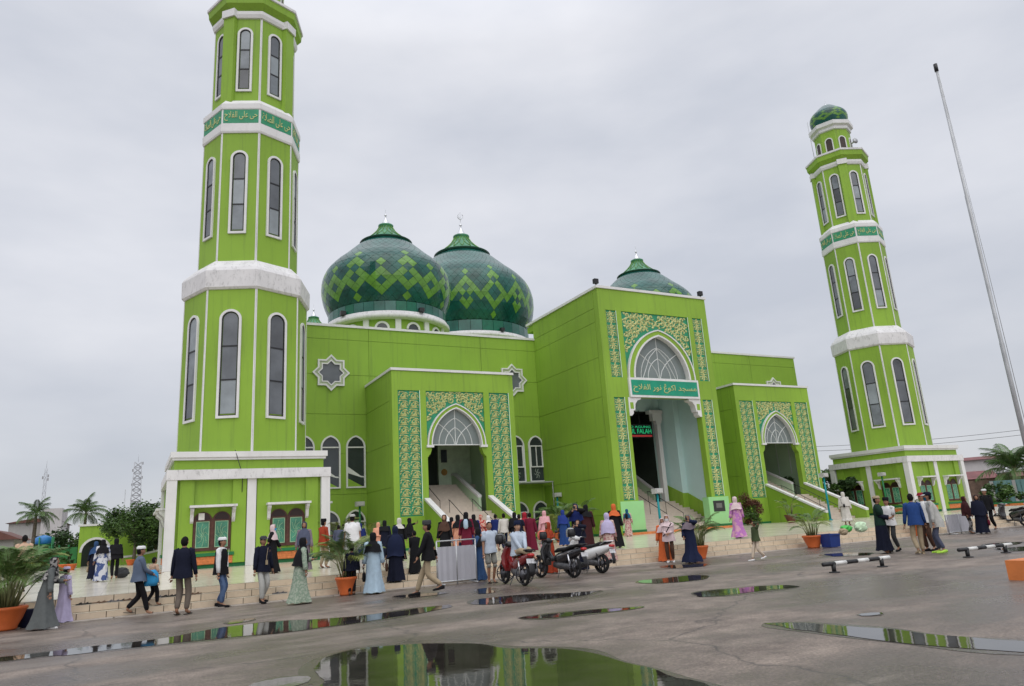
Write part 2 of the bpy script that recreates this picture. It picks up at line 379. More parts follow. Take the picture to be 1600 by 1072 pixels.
panels(fW, [7.7, 13.42, 21.75, 26.3], ZJ+[ZW-.02], mosque)
panels(fW, [35.6, 40.15, 48.48, 54.2], ZJ+[ZW-.02], mosque)
panels(sideL(7.7), [VW+.1, 57, 69, 81, 92], ZJ+[ZW-.02], mosque)
cop = MB(); cop.box(7.6, VW-.07, ZW-.04, 26.38, VW+.4, ZW+.12); cop.box(35.5, VW-.07, ZW-.04, 54.3, VW+.4, ZW+.12)
cop.box(7.6, VW+.4, ZW-.04, 8.0, 92.1, ZW+.12); cop.box(53.9, VW+.4, ZW-.04, 54.3, 92.1, ZW+.12); cop.build('parapet_cap', WHITE, mosque)
for b_ in ((7.66, VW-.015, T, 26.28, VW+.001, T+.14), (35.62, VW-.015, T, 54.2, VW+.001, T+.14)): MB().box(*b_).build('skirting', DKGREEN, mosque)

def star_poly(cx, z, R): return [(cx+(R if i % 2 == 0 else R*.765)*sin(i*pi/8), z+(R if i % 2 == 0 else R*.765)*cos(i*pi/8)) for i in range(16)]
FRAMEG = mat('star_moulding', (.40, .47, .30), .55, .08, 2.)
for u in (10.88, 24.19, 61.9-24.19, 61.9-10.88):
    f = front(VW+.005); w = MB(); z = 11.86
    w.ring(star_poly(u, z, 1.22), star_poly(u, z, 1.08), f, 0, .14, 0)
    w.ring(star_poly(u, z, 1.08), star_poly(u, z, .88), f, 0, .08, 1)
    w.ring(star_poly(u, z, .88), star_poly(u, z, .78), f, 0, .12, 0)
    o = w.build('star_window', [WHITE, FRAMEG], mosque)
    MB().prism(star_poly(u, z, .79), f, 0, .012).build('pane', GLASSG, o)

def pwindow(u, zb, zs, a, h, kind, parent=mosque, v=VW):
    f = front(v+.003); w = MB()
    w.ring(winpoly(u, zb, zs, a, h), winpoly(u, zb+.09, zs, a-.1, h-.1), f, 0, .11, 0)
    w.box(u-a+.1, v-.075, zs-.04, u+a-.1, v+.0, zs+.04)
    if kind == 'casement':
        zm = zb+(zs-zb)*.42
        w.box(u-a+.1, v-.09, zm-.04, u+a-.1, v+.0, zm+.04); w.box(u-.03, v-.07, zm+.04, u+.03, v+.0, zs-.04)
        w.box(u-a+.1, v-.07, zm+.04, u-a+.19, v+.0, zs-.04); w.box(u+a-.19, v-.07, zm+.04, u+a-.1, v+.0, zs-.04)
    if kind == 'door':
        w.box(u-.03, v-.07, zb+.09, u+.03, v+.0, zs-.04)
    o = w.build('window', WHITE, parent)
    MB().prism(winpoly(u, zb+.05, zs, a-.05, h-.05), f, .001, .02).build('pane', GLASS, o)
    if kind == 'casement':
        g = MB()
        for k in range(6):
            an = k*pi/3; g.ribbon([(u+.05*cos(an), zb+.6+.05*sin(an)), (u+.2*cos(an+.3), zb+.6+.28*sin(an+.3)), (u+.24*cos(an-.1), zb+.6+.40*sin(an-.1))], [.03, .035, .01], lambda a_, b_, d: f(a_, b_, d+.022), .012)
        g.build('lattice', mat('lattice_grey', (.22, .25, .22), .5), o)
    if kind == 'stair':            # stair rail of the hall showing inside
        g = MB(); g.prism([(u-a+.11, zb+.95), (u+a-.3, zb+1.02-.35), (u+a-.11, zb+1.0-.35), (u+a-.11, zb+1.08-.35), (u+a-.3, zb+1.1-.35), (u-a+.11, zb+1.06+.3), ], lambda a_, b_, d: f(a_, b_, d), .021, .028, 0)
        g.prism([(u-a+.11, zb+.1), (u+a-.2, zb+.1), (u-a+.11, zb+.62)], f, .021, .027, 1)
        g.build('stair_rail', [WHITE, LIME], o)
for u, k in ((9.22, 'stair'), (10.85, 'stair'), (12.47, 'stair'), (22.6, 'casement'), (24.18, 'casement'), (25.78, 'casement')):
    for uu in (u, 61.9-u): pwindow(uu, 4.42, 7.0, .63, .76, k)
for u, k in ((9.2, 'door'), (10.8, 'door'), (12.42, 'door'), (24.2, 'door'), (25.84, 'door')):
    for uu in (u, 61.9-u): pwindow(uu, .95, 2.34, .64, .74, k)
# flat steel canopy with a hanging pipe in the corner beside the main portal
cp = MB(); cp.box(21.4, 44.3, 4.28, 26.2, VW-.02, 4.36); cp.tube([(22.6, VW-.05, 3.7), (23.6, 44.5, 4.27)], .03); cp.tube([(26.15, 44.35, 4.28), (26.15, 44.35, 1.6)], .03)
cp.build('canopy', GALV, mosque)

# --- carved ornament strokes
def spiral(cx, cy, r, turns, a0, d=1, n=14):
    return [(cx+r*(1-.86*i/n)*cos(a0+d*2*pi*turns*i/n), cy+r*(1-.86*i/n)*sin(a0+d*2*pi*turns*i/n)) for i in range(n+1)]
def taper(n, w, a=.35): return [w*(a+(1-a)*sin(pi*(i+.5)/n)) for i in range(n)]
ident = lambda a, b, d: (a, -d, b)
def leaf_motif():       # one curled leaf of the side panels, about .64 x .47
    q = MB()
    for st, w in ((spiral(-.05, .02, .24, 1.15, 2.6, -1), .042), (spiral(.13, -.06, .14, 1.1, .4, 1, 9), .034), (spiral(-.16, -.10, .09, 1., 3.5, 1, 7), .028)):
        q.ribbon(st, taper(len(st), w*1.12), ident, .05)
    for a, b in (((-.28, -.20), (.30, -.21)), ((.02, .20), (.30, .10)), ((.20, .05), (.31, -.12)), ((-.29, .16), (-.12, .23)), ((-.30, -.02), (-.22, .12)), ((.06, -.17), (.16, -.02)), ((-.08, .10), (.06, .06))):
        m_ = ((a[0]+b[0])/2, (a[1]+b[1])/2+.03); q.ribbon([a, m_, b], [.015, .05, .012], ident, .045)
    return q.mesh('leaf_ornament', GOLD)
LEAF = leaf_motif()
def arab_motif():       # one unit of the narrow arabesque columns, .78 x .92
    q = MB()
    for s in (-1, 1):
        for st, w in ((spiral(s*.2, .2, .15, 1.2, pi/2*(1-s)+.6*s, s), .03), (spiral(s*.2, -.22, .15, 1.2, pi/2*(1-s)-.6*s, -s), .03)):
            q.ribbon(st, taper(len(st), w*1.35), ident, .045)
        q.ribbon([(0, -.46), (s*.09, -.3), (s*.03, -.12), (s*.12, 0), (s*.34, .02)], [.03, .055, .045, .045, .015], ident, .045)
        q.ribbon([(0, .46), (s*.07, .34), (s*.02, .2), (s*.08, .08)], [.03, .05, .045, .015], ident, .045)
        q.ribbon([(s*.36, -.42), (s*.33, -.1), (s*.37, .1), (s*.34, .42)], [.012, .022, .022, .012], ident, .04)
    q.ribbon([(0, -.1), (0, 0), (0, .12)], [.01, .07, .01], ident, .06)
    return q.mesh('arabesque', GOLD)
ARAB = arab_motif()
def spandrel(cx, z0, z1, hw, aout, zs, h, v, parent, seed, cell):
    rr = random.Random(seed); f = front(v)
    c = (h*h-aout*aout)/(2*aout); R = c+aout
    def dist(a, b):                        # distance outside the arch (a measured from the axis)
        return math.hypot(abs(a)+c, max(b-zs, 0))-R if b > zs else abs(a)-aout
    ny = int((z1-z0)/cell)+1; nx = int(hw/cell)+1; cnt = 0
    def stroke(pts, w):
        for s in (-1, 1):
            MB().ribbon([(cx+s*a, b) for a, b in pts], taper(len(pts), w), f, .06).build('scroll', GOLD, parent, fix=False)
    for j in range(ny):
        for i in range(nx):
            a = (i+.5+.5*(j % 2)*.6)*hw/nx; b = z0+(j+.5)*(z1-z0)/ny
            r = min(cell*.52, hw-a-.02, dist(a, b)-.03, z1-b-.02)
            if r < cell*.17: continue
            a0 = rr.uniform(0, 6.3); d = rr.choice((-1, 1)); sp = spiral(a, b, r, 1.15 if r > cell*.35 else .8, a0, d, 11 if r > cell*.3 else 7)
            stroke(sp, cell*.155); cnt += 1
            if r > cell*.35:
                for t_ in (1.9, 3.6, 5.2):
                    a1, b1 = a+r*.95*cos(a0+t_), b+r*.95*sin(a0+t_); an = a0+t_+d*1.0; a2, b2 = a1+cell*.36*cos(an), b1+cell*.36*sin(an)
                    if a2 < hw-.03 and a2 > .02 and b2 < z1-.03 and dist(a2, b2) > .03 and dist(a1, b1) > .02: stroke([(a1, b1), ((a1+a2)/2+.03, (b1+b2)/2+.02), (a2, b2)], cell*.19)
WIRE = mat('white_mullion', (.62, .64, .63), .5, .05)
TYMP = mat('tympanum_glass', (.17, .20, .195), .14, .12, .5, spec=.5)
def tympanum(cx, zs, a, h, v, parent):
    f = front(v); o = MB().prism([(cx-a, zs)]+parch(cx, zs, a, h)[1:-1]+[(cx+a, zs)], f, 0, .03).build('tympanum_pane', TYMP, parent)
    g = MB(); f2 = lambda p, q, d: f(p, q, d+.03)
    def bar(pts, w=.028): g.ribbon(pts, [w]*len(pts), f2, .03)
    bar([(cx, zs), (cx, zs+h*.99)]); bar([(cx-a, zs+.03), (cx+a, zs+.03)], .035)
    for k in (.68, .42):
        bar(parch(cx, zs, a*k, h*(k+.06), 8))
    for s in (-1, 1):
        bar([(cx+s*a*.02, zs)]+[(cx+s*a*(.04+.72*t), zs+h*.62*math.sqrt(t)*1.0) for t in (.1, .3, .5, .7, .9, 1)])
        bar([(cx+s*a*.62, zs), (cx+s*a*.3, zs+h*.5), (cx, zs+h*.72)]) if a > 2 else None
    g.build('mullion', WIRE, o, fix=False)

def stairs(parent, u0, u1, v0, v1, z0, z1, n):
    r = (z1-z0)/n; t = (v1-v0)/n
    me = MB().box(u0, -.03, -r+.006, u1, t, 0).mesh('step', STAIRM)
    for k in range(n): inst('step', me, parent, Matrix.Translation((0, v0+k*t, z0+(k+1)*r)))
    MB().prism([(v0+t, z0), (v1, z0), (v1, z1-r-.01), (v0+t, z0+.0)], lambda a, b, d: (u0+.01+d*(u1-u0-.02), a, b-.012), 0, 1).build('stair_core', STAIRM, parent)
def cheek(parent, u0, u1, pts, base, name='stair_wall', m=LIME):    # sloping side wall with a white coping
    o = MB().prism([(v, z) for v, z in pts]+[(pts[-1][0], base), (pts[0][0], base)], lambda a, b, d: (u0+d*(u1-u0), a, b), 0, 1).build(name, m, parent)
    q = MB()
    for (va, za), (vb, zb) in zip(pts[:-1], pts[1:]):
        q.add([(u0-.04, va, za), (u1+.04, va, za), (u1+.04, vb, zb), (u0-.04, vb, zb), (u0-.04, va, za+.14), (u1+.04, va, za+.14), (u1+.04, vb, zb+.14), (u0-.04, vb, zb+.14)],
              [(0, 1, 2, 3), (4, 7, 6, 5), (0, 4, 5, 1), (2, 6, 7, 3), (0, 3, 7, 4), (1, 5, 6, 2)])
    q.build('coping', WHITE, o); return o
def rail(parent, u, pts, posts):
    q = MB(); q.tube([(u, v, z) for v, z in pts], .022, 6)
    for v, z0, z1 in posts: q.tube([(u, v, z0), (u, v, z1)], .018, 6)
    q.build('handrail', BLACKM, parent)

def side_portal(cx, label):
    P = MB().box(cx-4.07, VA+.001, ZA-1.25, cx+4.07, VA+.42, ZA-.06)     # lintel band carries the portal
    hw = 4.07; x = lambda d: (cx-d, cx+d)
    for s in (-1, 1):
        def b(d0, d1, z0, z1, y0=VA, y1=VA+.42):
            P.box(min(cx+s*d0, cx+s*d1), y0, z0, max(cx+s*d0, cx+s*d1), y1, z1)
        b(3.71, 4.07, T, 9.75); b(2.32, 3.71, T, 2.36); b(1.93, 2.32, T, 9.75)
        P.prism([(cx+s*1.93, 6.42), (cx+s*1.62, 6.42), (cx+s*1.66, 6.15), (cx+s*1.76, 5.9), (cx+s*1.86, 5.82), (cx+s*1.86, 5.76), (cx+s*1.93, 5.76)], front(VA), -.4, 0)
    por = P.build('portal', LIME, mosque, label=label)
    # roof and sides
    MB().box(cx-4.0, VA+.425, ZA-.5, cx+4.0, VW, ZA-.12).build('roof', LIMED, por)
    for s in (-1, 1):
        fs = (lambda a, b, d, s=s: (cx+s*(4.02+d), a, b)); panels(fs, [VA+.44, VW], ZJ[:4]+[ZA-.02], por)
        MB().box(min(cx+s*3.7, cx+s*4.02), VA+.43, T, max(cx+s*3.7, cx+s*4.02), VW, ZA-.52).build('side_wall', LIME, por)
    q = MB(); q.box(cx-4.14, VA-.07, ZA-.05, cx+4.14, VA+.45, ZA+.1)
    for s in (-1, 1): q.box(min(cx+s*3.72, cx+s*4.14), VA+.45, ZA-.05, max(cx+s*3.72, cx+s*4.14), VW, ZA+.1)
    q.build('parapet_cap', WHITE, por)
    for b_ in ((cx-4.08, VA-.015, T, cx-1.95, VA, T+.13), (cx+1.95, VA-.015, T, cx+4.08, VA, T+.13), (cx-4.09, VA+.44, T, cx-4.072, VW, T+.13)): MB().box(*b_).build('skirting', DKGREEN, por)
    for s in (-1, 1):          # carved side panels
        a0, a1 = sorted((cx+s*2.32, cx+s*3.71))
        pn = MB().box(a0, VA+.07, 2.36, a1, VA+.40, 9.75).build('carved_panel', TEAL, por)
        for j in range(14):
            for i in range(2):
                inst('leaf_ornament', LEAF, pn, Matrix.Translation(((a0+a1)/2+(i-.5)*.66, VA+.07, 2.36+.29+j*.521)))
        MB().box(a1-.03, VA-.012, 2.36, a1+.012, VA+.01, 9.76).build('panel_edge', mat('pale_edge', (.55, .72, .58), .5), pn)
    # spandrel over the arch
    out_, inn = parch(cx, 6.42, 1.93, 2.58), parch(cx, 6.42, 1.62, 2.27)
    o2 = [(cx-1.93, 9.75)]; n = len(out_); sp = MB(); f = front(VA+.07)
    for p, p2 in zip(out_[:-1], out_[1:]):
        sp.add([f(p[0], p[1], 0), f(p2[0], p2[1], 0), f(p2[0], 9.76, 0), f(p[0], 9.76, 0)], [(0, 1, 2, 3)])
    pn = sp.build('carved_panel', TEAL, por); spandrel(cx, 6.5, 9.73, 1.92, 1.95, 6.42, 2.6, VA+.07, pn, 11, .36)
    f = front(VA); ar = MB(); mid1, mid2 = parch(cx, 6.42, 1.86, 2.51), parch(cx, 6.42, 1.69, 2.34)
    ar.ring(out_, mid1, f, -.1, .10, 0, False); ar.ring(mid1, mid2, f, -.1, .06, 1, False); ar.ring(mid2, inn, f, -.3, .10, 0, False)
    for s in (-1, 1): ar.box(min(cx+s*1.55, cx+s*2.0), VA-.14, 6.3, max(cx+s*1.55, cx+s*2.0), VA+.1, 6.44)
    ar.build('arch_moulding', [WHITE, LIME], por)
    tympanum(cx, 6.45, 1.62, 2.27, VA+.26, por)
    # stairs: outer flight, landing, inner flight, hall behind
    stairs(por, cx-1.9, cx+1.9, 36.2, VA-.02, T, 2.44, 12)
    MB().box(cx-1.93, VA-.02, 2.2, cx+1.93, 41.22, 2.44).build('landing', STAIRM, por)
    stairs(por, cx-1.95, cx+1.7, 41.24, 45.0, 2.44, 4.36, 12)
    MB().box(cx-3.65, 45.0, 4.1, cx+3.65, VW+1.8, 4.36).build('landing', STAIRM, por)
    for s in (-1, 1): cheek(por, cx+s*2.06-.13, cx+s*2.06+.13, [(35.2, 1.0), (VA-.02, 3.22)], T)
    cheek(por, cx+1.71, cx+1.89, [(41.3, 3.3), (45.1, 5.0), (45.7, 5.0)], 2.3, m=INNER)
    for b_ in ((cx-3.69, 41.3, 2.3, cx-3.6, VW, ZA-.55), (cx+3.2, 41.3, 2.3, cx+3.69, VW, ZA-.55)): MB().box(*b_).build('inner_wall', INNER, por)
    for b_ in ((cx+.8, VW-.25, 4.37, cx+3.18, VW-.02, ZA-.55), (cx-3.58, VW-.25, 7.4, cx+.798, VW-.02, ZA-.55)): MB().box(*b_).build('inner_wall', mat('pale_sage', (.60, .72, .56), .55), por)
    MB().box(cx-3.55, VW-.06, 4.38, cx+.79, VW-.03, 7.39).build('doorway', INTD, por)  # near-black sheet standing in for the dark opening
    for a in (.25, 1.1): MB().box(cx+3.17, 42.0+a*1.5, 4.2, cx+3.198, 42.05+a*1.5, 8.2).build('moulding', WIRE, por)
    MB().box(cx+1.0, VW-.3, 5.9, cx+1.42, VW-.252, 6.75).build('notice_board', mat('notice_dark', (.06, .07, .09), .3), por)
    d_ = MB(); d_.prism([(cx+1.2+.22*cos(k*pi/9), 5.25+.22*sin(k*pi/9)) for k in range(18)], front(VW-.252), 0, .03).build('round_plaque', mat('ochre_plaque', (.45, .25, .07), .5), por)
    for uu, dz in ((cx-.75, 0), (cx+.75, 0)):
        rail(por, uu, [(36.4, 1.35), (39.9, 3.1), (40.2, 3.2)], [(36.4, .6, 1.35), (38.1, 1.35, 2.2), (40.1, 2.4, 3.18)])
    rail(por, cx-.9, [(41.2, 3.2), (44.8, 5.0)], [(41.2, 2.44, 3.2), (43, 3.3, 4.1), (44.8, 4.3, 5.0)])
    return por
side_portal(17.25, 'side portal with gold leaf panels beside the corner windows')
side_portal(44.65, 'side portal with gold leaf panels beside the lone minaret pavilion')

def main_portal():
    cx = CX; P = MB().box(cx-4.65, VB+.001, 14.9, cx+4.65, VB+.5, ZB-.06)
    for s in (-1, 1):
        def b(d0, d1, z0, z1, y0=VB, y1=VB+.5):
            P.box(min(cx+s*d0, cx+s*d1), y0, z0, max(cx+s*d0, cx+s*d1), y1, z1)
        b(4.12, 4.65, T, 14.9); b(3.28, 4.12, T, 2.55); b(3.28, 4.12, 9.05, 10.36); b(2.86, 3.28, 9.05, 14.9); b(3.0, 3.28, T, 9.05)
    P.box(cx-2.86, VB+.03, 9.1, cx+2.86, VB+.5, 10.34)
    por = P.build('main_portal', LIME, mosque)
    MB().box(cx-4.6, VB+.51, ZB-.6, cx+4.6, VW+1, ZB-.15).build('roof', LIMED, por)
    rows = [T, 1.75, 4.05, 6.6, 9.15, 11.75, 14.15, 15.1, ZB-.02]
    for s in (-1, 1):
        fs = (lambda a, b, d, s=s: (cx+s*(4.6+d), a, b)); panels(fs, [VB+.52, VW+.05], rows, por)
        MB().box(min(cx+s*4.2, cx+s*4.6), VB+.51, T, max(cx+s*4.2, cx+s*4.6), VW, ZB-.62).build('side_wall', LIME, por)
    q = MB(); q.box(cx-4.73, VB-.08, ZB-.05, cx+4.73, VB+.53, ZB+.12)
    for s in (-1, 1): q.box(min(cx+s*4.2, cx+s*4.73), VB+.53, ZB-.05, max(cx+s*4.2, cx+s*4.73), VW+1, ZB+.12)
    q.build('parapet_cap', WHITE, por)
    MB().box(cx-4.672, VB+.5, T, cx-4.652, VW, T+.15).build('skirting', DKGREEN, por)
    EDGE = MATS['pale_edge']
    for s in (-1, 1):
        a0, a1 = sorted((cx+s*3.28, cx+s*4.12))
        for z0, z1, n in ((2.55, 9.05, 7), (10.36, 14.9, 5)):
            pn = MB().box(a0, VB+.07, z0, a1, VB+.45, z1).build('carved_panel', TEAL, por)
            for j in range(n):
                h = (z1-z0-.06)/n
                inst('arabesque', ARAB, pn, Matrix.Translation(((a0+a1)/2, VB+.07, z0+.03+h*(j+.5))) @ Matrix.Diagonal((1, 1, h/.92, 1)))
            MB().box(a1-.03, VB-.012, z0, a1+.012, VB+.01, z1).build('panel_edge', EDGE, pn)
        # mint plinth with its green skirting and orange base course
        a0, a1 = sorted((cx+s*2.66, cx+s*4.42))
        MB().box(a0, VB-.03, T+.13, a1, VB+.55, 2.5).build('plinth', MINT, por)
        MB().box(a0-.02, VB-.06, T+.13, a1+.02, VB-.031, T+.27).build('skirting', DKGREEN, por)
    ob = MB()
    for k in range(34): ob.box(cx-4.45+k*.262, VB-.62, T+.004, cx-4.45+k*.262+.254, VB-.065, T+.125)
    ob.build('base_course', BRICKO, por)
    MB().box(cx+3.02, VB-.05, 1.55, cx+4.0, VB-.031, 2.25).build('wall_plaque', mat('black_plaque', (.03, .03, .028), .3), por)
    MB().box(cx+3.25, VB-.058, 1.78, cx+3.75, VB-.0505, 2.08).build('plaque_relief', mat('plaque_grey', (.14, .14, .13), .5), por)
    out_, inn = parch(cx, 10.36, 2.83, 3.42), parch(cx, 10.36, 2.28, 2.95)
    sp = MB(); f = front(VB+.07)
    for p, p2 in zip(out_[:-1], out_[1:]): sp.add([f(p[0], p[1], 0), f(p2[0], p2[1], 0), f(p2[0], 14.9, 0), f(p[0], 14.9, 0)], [(0, 1, 2, 3)])
    pn = sp.build('carved_panel', TEAL, por); spandrel(cx, 10.4, 14.88, 2.85, 2.85, 10.36, 3.45, VB+.07, pn, 4, .46)
    MB().box(cx+2.83, VB-.012, 10.36, cx+2.875, VB+.01, 14.9).build('panel_edge', EDGE, pn)
    f = front(VB); ar = MB(); m1, m2 = parch(cx, 10.36, 2.74, 3.33), parch(cx, 10.36, 2.4, 3.06)
    ar.ring(out_, m1, f, -.1, .12, 0, False); ar.ring(m1, m2, f, -.1, .07, 1, False); ar.ring(m2, inn, f, -.3, .12, 0, False)
    ar.build('arch_moulding', [WHITE, LIME], por)
    tympanum(cx, 10.4, 2.28, 2.95, VB+.3, por)
    # name board
    sg = MB().box(cx-2.9, VB-.16, 9.06, cx+2.95, VB-.001, 10.34)
    sg = sg.build('name_board', WHITE, por)
    MB().box(cx-2.75, VB-.172, 9.2, cx+2.8, VB-.161, 10.2).build('board_field', mat('board_teal', (.01, .27, .16), .45, .12, 2.), sg)
    arab_text('\uFEA1\uFEFC\uFED4\uFEDF\uFE8D \uFEAD\uFEEE\uFEE7 \u06A0\uFEEE\uFEDB\uFE8D \uFEAA\uFEA0\uFEB4\uFEE3', front(VB-.172), cx+.02, 9.68, 5.3, .62, GOLD, sg, stretch=True)
    # white corbels under the board
    for s in (-1, 1):
        MB().prism([(cx+s*3.02, 9.05), (cx+s*2.02, 9.05), (cx+s*2.02, 8.93), (cx+s*2.3, 8.86), (cx+s*2.5, 8.62), (cx+s*2.56, 8.2), (cx+s*2.7, 8.2), (cx+s*2.7, 8.0), (cx+s*2.86, 7.85), (cx+s*3.02, 7.85)], front(VB), -.45, .05).build('corbel', WHITE, por)
        MB().box(min(cx+s*2.66, cx+s*2.92), VB-.062, 8.3, max(cx+s*2.66, cx+s*2.92), VB-.052, 8.72).build('corbel_inset', LIME, por)
    # stairs, landing, side walls of the porch, door wall
    stairs(por, cx-3.45, cx+3.45, VB+.05, 41.2, T, 2.46, 12)
    MB().box(cx-3.5, 41.2, 2.2, cx+3.5, 42.4, 2.46).build('landing', STAIRM, por)
    stairs(por, cx-2.6, cx+2.6, 42.4, 45.6, 2.46, 4.36, 11)
    for s in (-1, 1):
        def bb(d0, d1, y0, y1, z0, z1, nm, m_): MB().box(min(cx+s*d0, cx+s*d1), y0, z0, max(cx+s*d0, cx+s*d1), y1, z1).build(nm, m_, por)
        bb(3.62, 4.19, VB+.52, 40.0, T, 15.6, 'porch_wall', PALE); bb(3.15, 4.19, 40.001, 41.6, T, 15.6, 'porch_wall', PALE)
        bb(2.62, 4.19, 41.601, 41.9, 2.47, 15.6, 'door_wall', PALE)
        w = MB().prism([(VB+.53, T), (40.0, T), (40.0, 2.95), (VB+.53, 1.78)], lambda a, b, d: (cx+s*(3.619-.06*d), a, b), 0, 1); w.build('wainscot', LIME, por)
        w = MB().prism([(39.94, T), (41.59, T), (41.59, 3.62), (39.94, 2.95)], lambda a, b, d: (cx+s*(3.149-.06*d), a, b), 0, 1)
        w.box(min(cx+s*3.15, cx+s*3.56), 39.94, T, max(cx+s*3.15, cx+s*3.56), 39.999, 2.95); w.build('wainscot', LIME, por)
        c = MB(); c.box(cx+s*2.72-.17, 41.25, 2.46, cx+s*2.72+.17, 41.6, 8.05)
        c.box(cx+s*2.72-.24, 41.2, 8.05, cx+s*2.72+.24, 41.6, 8.25); c.box(cx+s*2.62-.42, 41.2, 8.25, cx+s*2.62+.42, 41.6, 8.75); c.box(cx+s*2.5-.6, 41.15, 8.75, cx+s*2.5+.6, 41.6, 9.0)
        c.build('column', WHITE, por)
        cheek(por, cx+s*2.62-.08, cx+s*2.62+.08, [(42.5, 3.3), (45.6, 5.1)], 2.3, m=INNER)
    MB().box(cx-2.61, 41.62, 9.0, cx+2.61, 41.88, 15.6).build('door_lintel', PALE, por)
    MB().box(cx-4.15, VB+.52, 13.9, cx+4.15, 41.6, 14.0).build('porch_ceiling', PALE, por)
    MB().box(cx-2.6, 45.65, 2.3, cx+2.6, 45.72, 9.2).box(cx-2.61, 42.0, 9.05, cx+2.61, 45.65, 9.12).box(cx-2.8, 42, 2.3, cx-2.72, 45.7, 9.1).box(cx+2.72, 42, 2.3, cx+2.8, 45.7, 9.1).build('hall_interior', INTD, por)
    # running-text display hung in the doorway
    ld = MB().box(cx-.9, 41.32, 7.02, cx+2.15, 41.5, 7.98).tube([(cx+1.1, 41.4, 7.98), (cx+1.1, 41.4, 9.0)], .03, 6).tube([(cx-.3, 41.4, 7.98), (cx-.3, 41.4, 9.0)], .03, 6).build('display_sign', BLACKM, por)
    LG = mat('display_green', (.02, .3, .1), .5, .05, 1., emit=(.03, .75, .30, .42)); LR = mat('display_red', (.2, .02, .02), .5, .05, 1., emit=(.6, .05, .05, .35))
    latin_text('MASJID AGUNG', front(41.318), cx+.62, 7.77, 2.7, .2, LG, ld); latin_text('NURUL FALAH', front(41.318), cx+.62, 7.48, 2.8, .34, LG, ld)
    MB().box(cx-.8, 41.31, 7.08, cx+2.05, 41.319, 7.2).build('display_bar', LR, ld)
    for uu in (cx-.4, cx+.95): rail(por, uu, [(37.6, 1.6), (40.9, 3.2), (41.2, 3.2)], [(37.6, .8, 1.6), (39.3, 1.55, 2.4), (41.1, 2.46, 3.2)])
    for x in (cx-4.55, cx+4.5):
        fl = MB().box(x-.16, VB+.05, ZB+.3, x+.16, VB+.3, ZB+.62).box(x-.03, VB+.14, ZB+.1, x+.03, VB+.2, ZB+.3).build('floodlight', BLACKM, por)
    return por
TXC = {}
def text_mesh(txt, size=1.0):
    if txt not in TXC: TXC[txt] = _text_mesh(txt, size)
    return TXC[txt]
def _text_mesh(txt, size=1.0):
    c = bpy.data.curves.new('t', 'FONT'); c.body = txt; c.size = size; c.align_x = 'CENTER'; c.align_y = 'CENTER'; c.resolution_u = 3
    o = bpy.data.objects.new('t', c); C.objects.link(o); dg = bpy.context.evaluated_depsgraph_get(); dg.update()
    me = bpy.data.meshes.new_from_object(o.evaluated_get(dg)); bpy.data.objects.remove(o); bpy.data.curves.remove(c); return me
def place_text(me, fn, a, b, w, h, m_, parent, name, stretch=True, depth=.025):
    xs = [v.co.x for v in me.vertices]; ys = [v.co.y for v in me.vertices]
    if not xs: return None
    sx = w/(max(xs)-min(xs)); sy = h/(max(ys)-min(ys)); cx_, cy_ = (max(xs)+min(xs))/2, (max(ys)+min(ys))/2
    if not stretch: sx = sy = min(sx, sy)
    mb = MB(); Q = [((v.co.x-cx_)*sx+a, (v.co.y-cy_)*sy+b) for v in me.vertices]
    mb.add([fn(p, q, depth) for p, q in Q], [tuple(p.vertices) for p in me.polygons])
    ec = {}
    for p in me.polygons:
        vs_ = list(p.vertices)
        for i in range(len(vs_)): ec.setdefault(frozenset((vs_[i], vs_[i-1])), []).append((vs_[i-1], vs_[i]))
    for k, l in ec.items():
        if len(l) == 1:
            i, j = l[0]; mb.add([fn(*Q[i], depth), fn(*Q[j], depth), fn(*Q[j], .001), fn(*Q[i], .001)], [(0, 3, 2, 1)])
    return mb.build(name, m_, parent, fix=False)
def arab_text(txt, fn, a, b, w, h, m_, parent, stretch=True): return place_text(text_mesh(txt), fn, a, b, w, h, m_, parent, 'calligraphy', stretch)
def latin_text(txt, fn, a, b, w, h, m_, parent): return place_text(text_mesh(txt), fn, a, b, w, h, m_, parent, 'lettering', True, .012)
main_portal()

# --- domes
PROF = [(4.72, 18.7), (5.0, 19.3), (5.2, 19.95), (5.3, 20.6), (5.31, 21.2), (5.2, 21.8), (4.98, 22.35), (4.6, 22.85), (4.15, 23.3), (3.66, 23.7), (3.12, 24.2), (2.6, 24.68), (2.1, 25.08), (1.8, 25.36)]
PROF = [(r, z-21.2) for r, z in PROF]
PAT1 = {0: (1, 3, 7), 1: (4, 6), 2: (5,), 3: (4,), 4: (1, 3, 5), 5: (-2, 0, 6, 8)}
PAT2 = {0: (0, 2, 8), 1: (3, 5, 7), 2: (4,), 3: (5,), 4: (6,), 5: (5,), 6: (4, 6), 7: (1, 3, 7), 8: (-2, 0, 8, 10)}
def prof_at(pr, s):
    for (r0, z0), (r1, z1) in zip(pr[:-1], pr[1:]):
        L = math.hypot(r1-r0, z1-z0)
        if s <= L: return r0+(r1-r0)*s/L, z0+(z1-z0)*s/L
        s -= L
    return pr[-1]
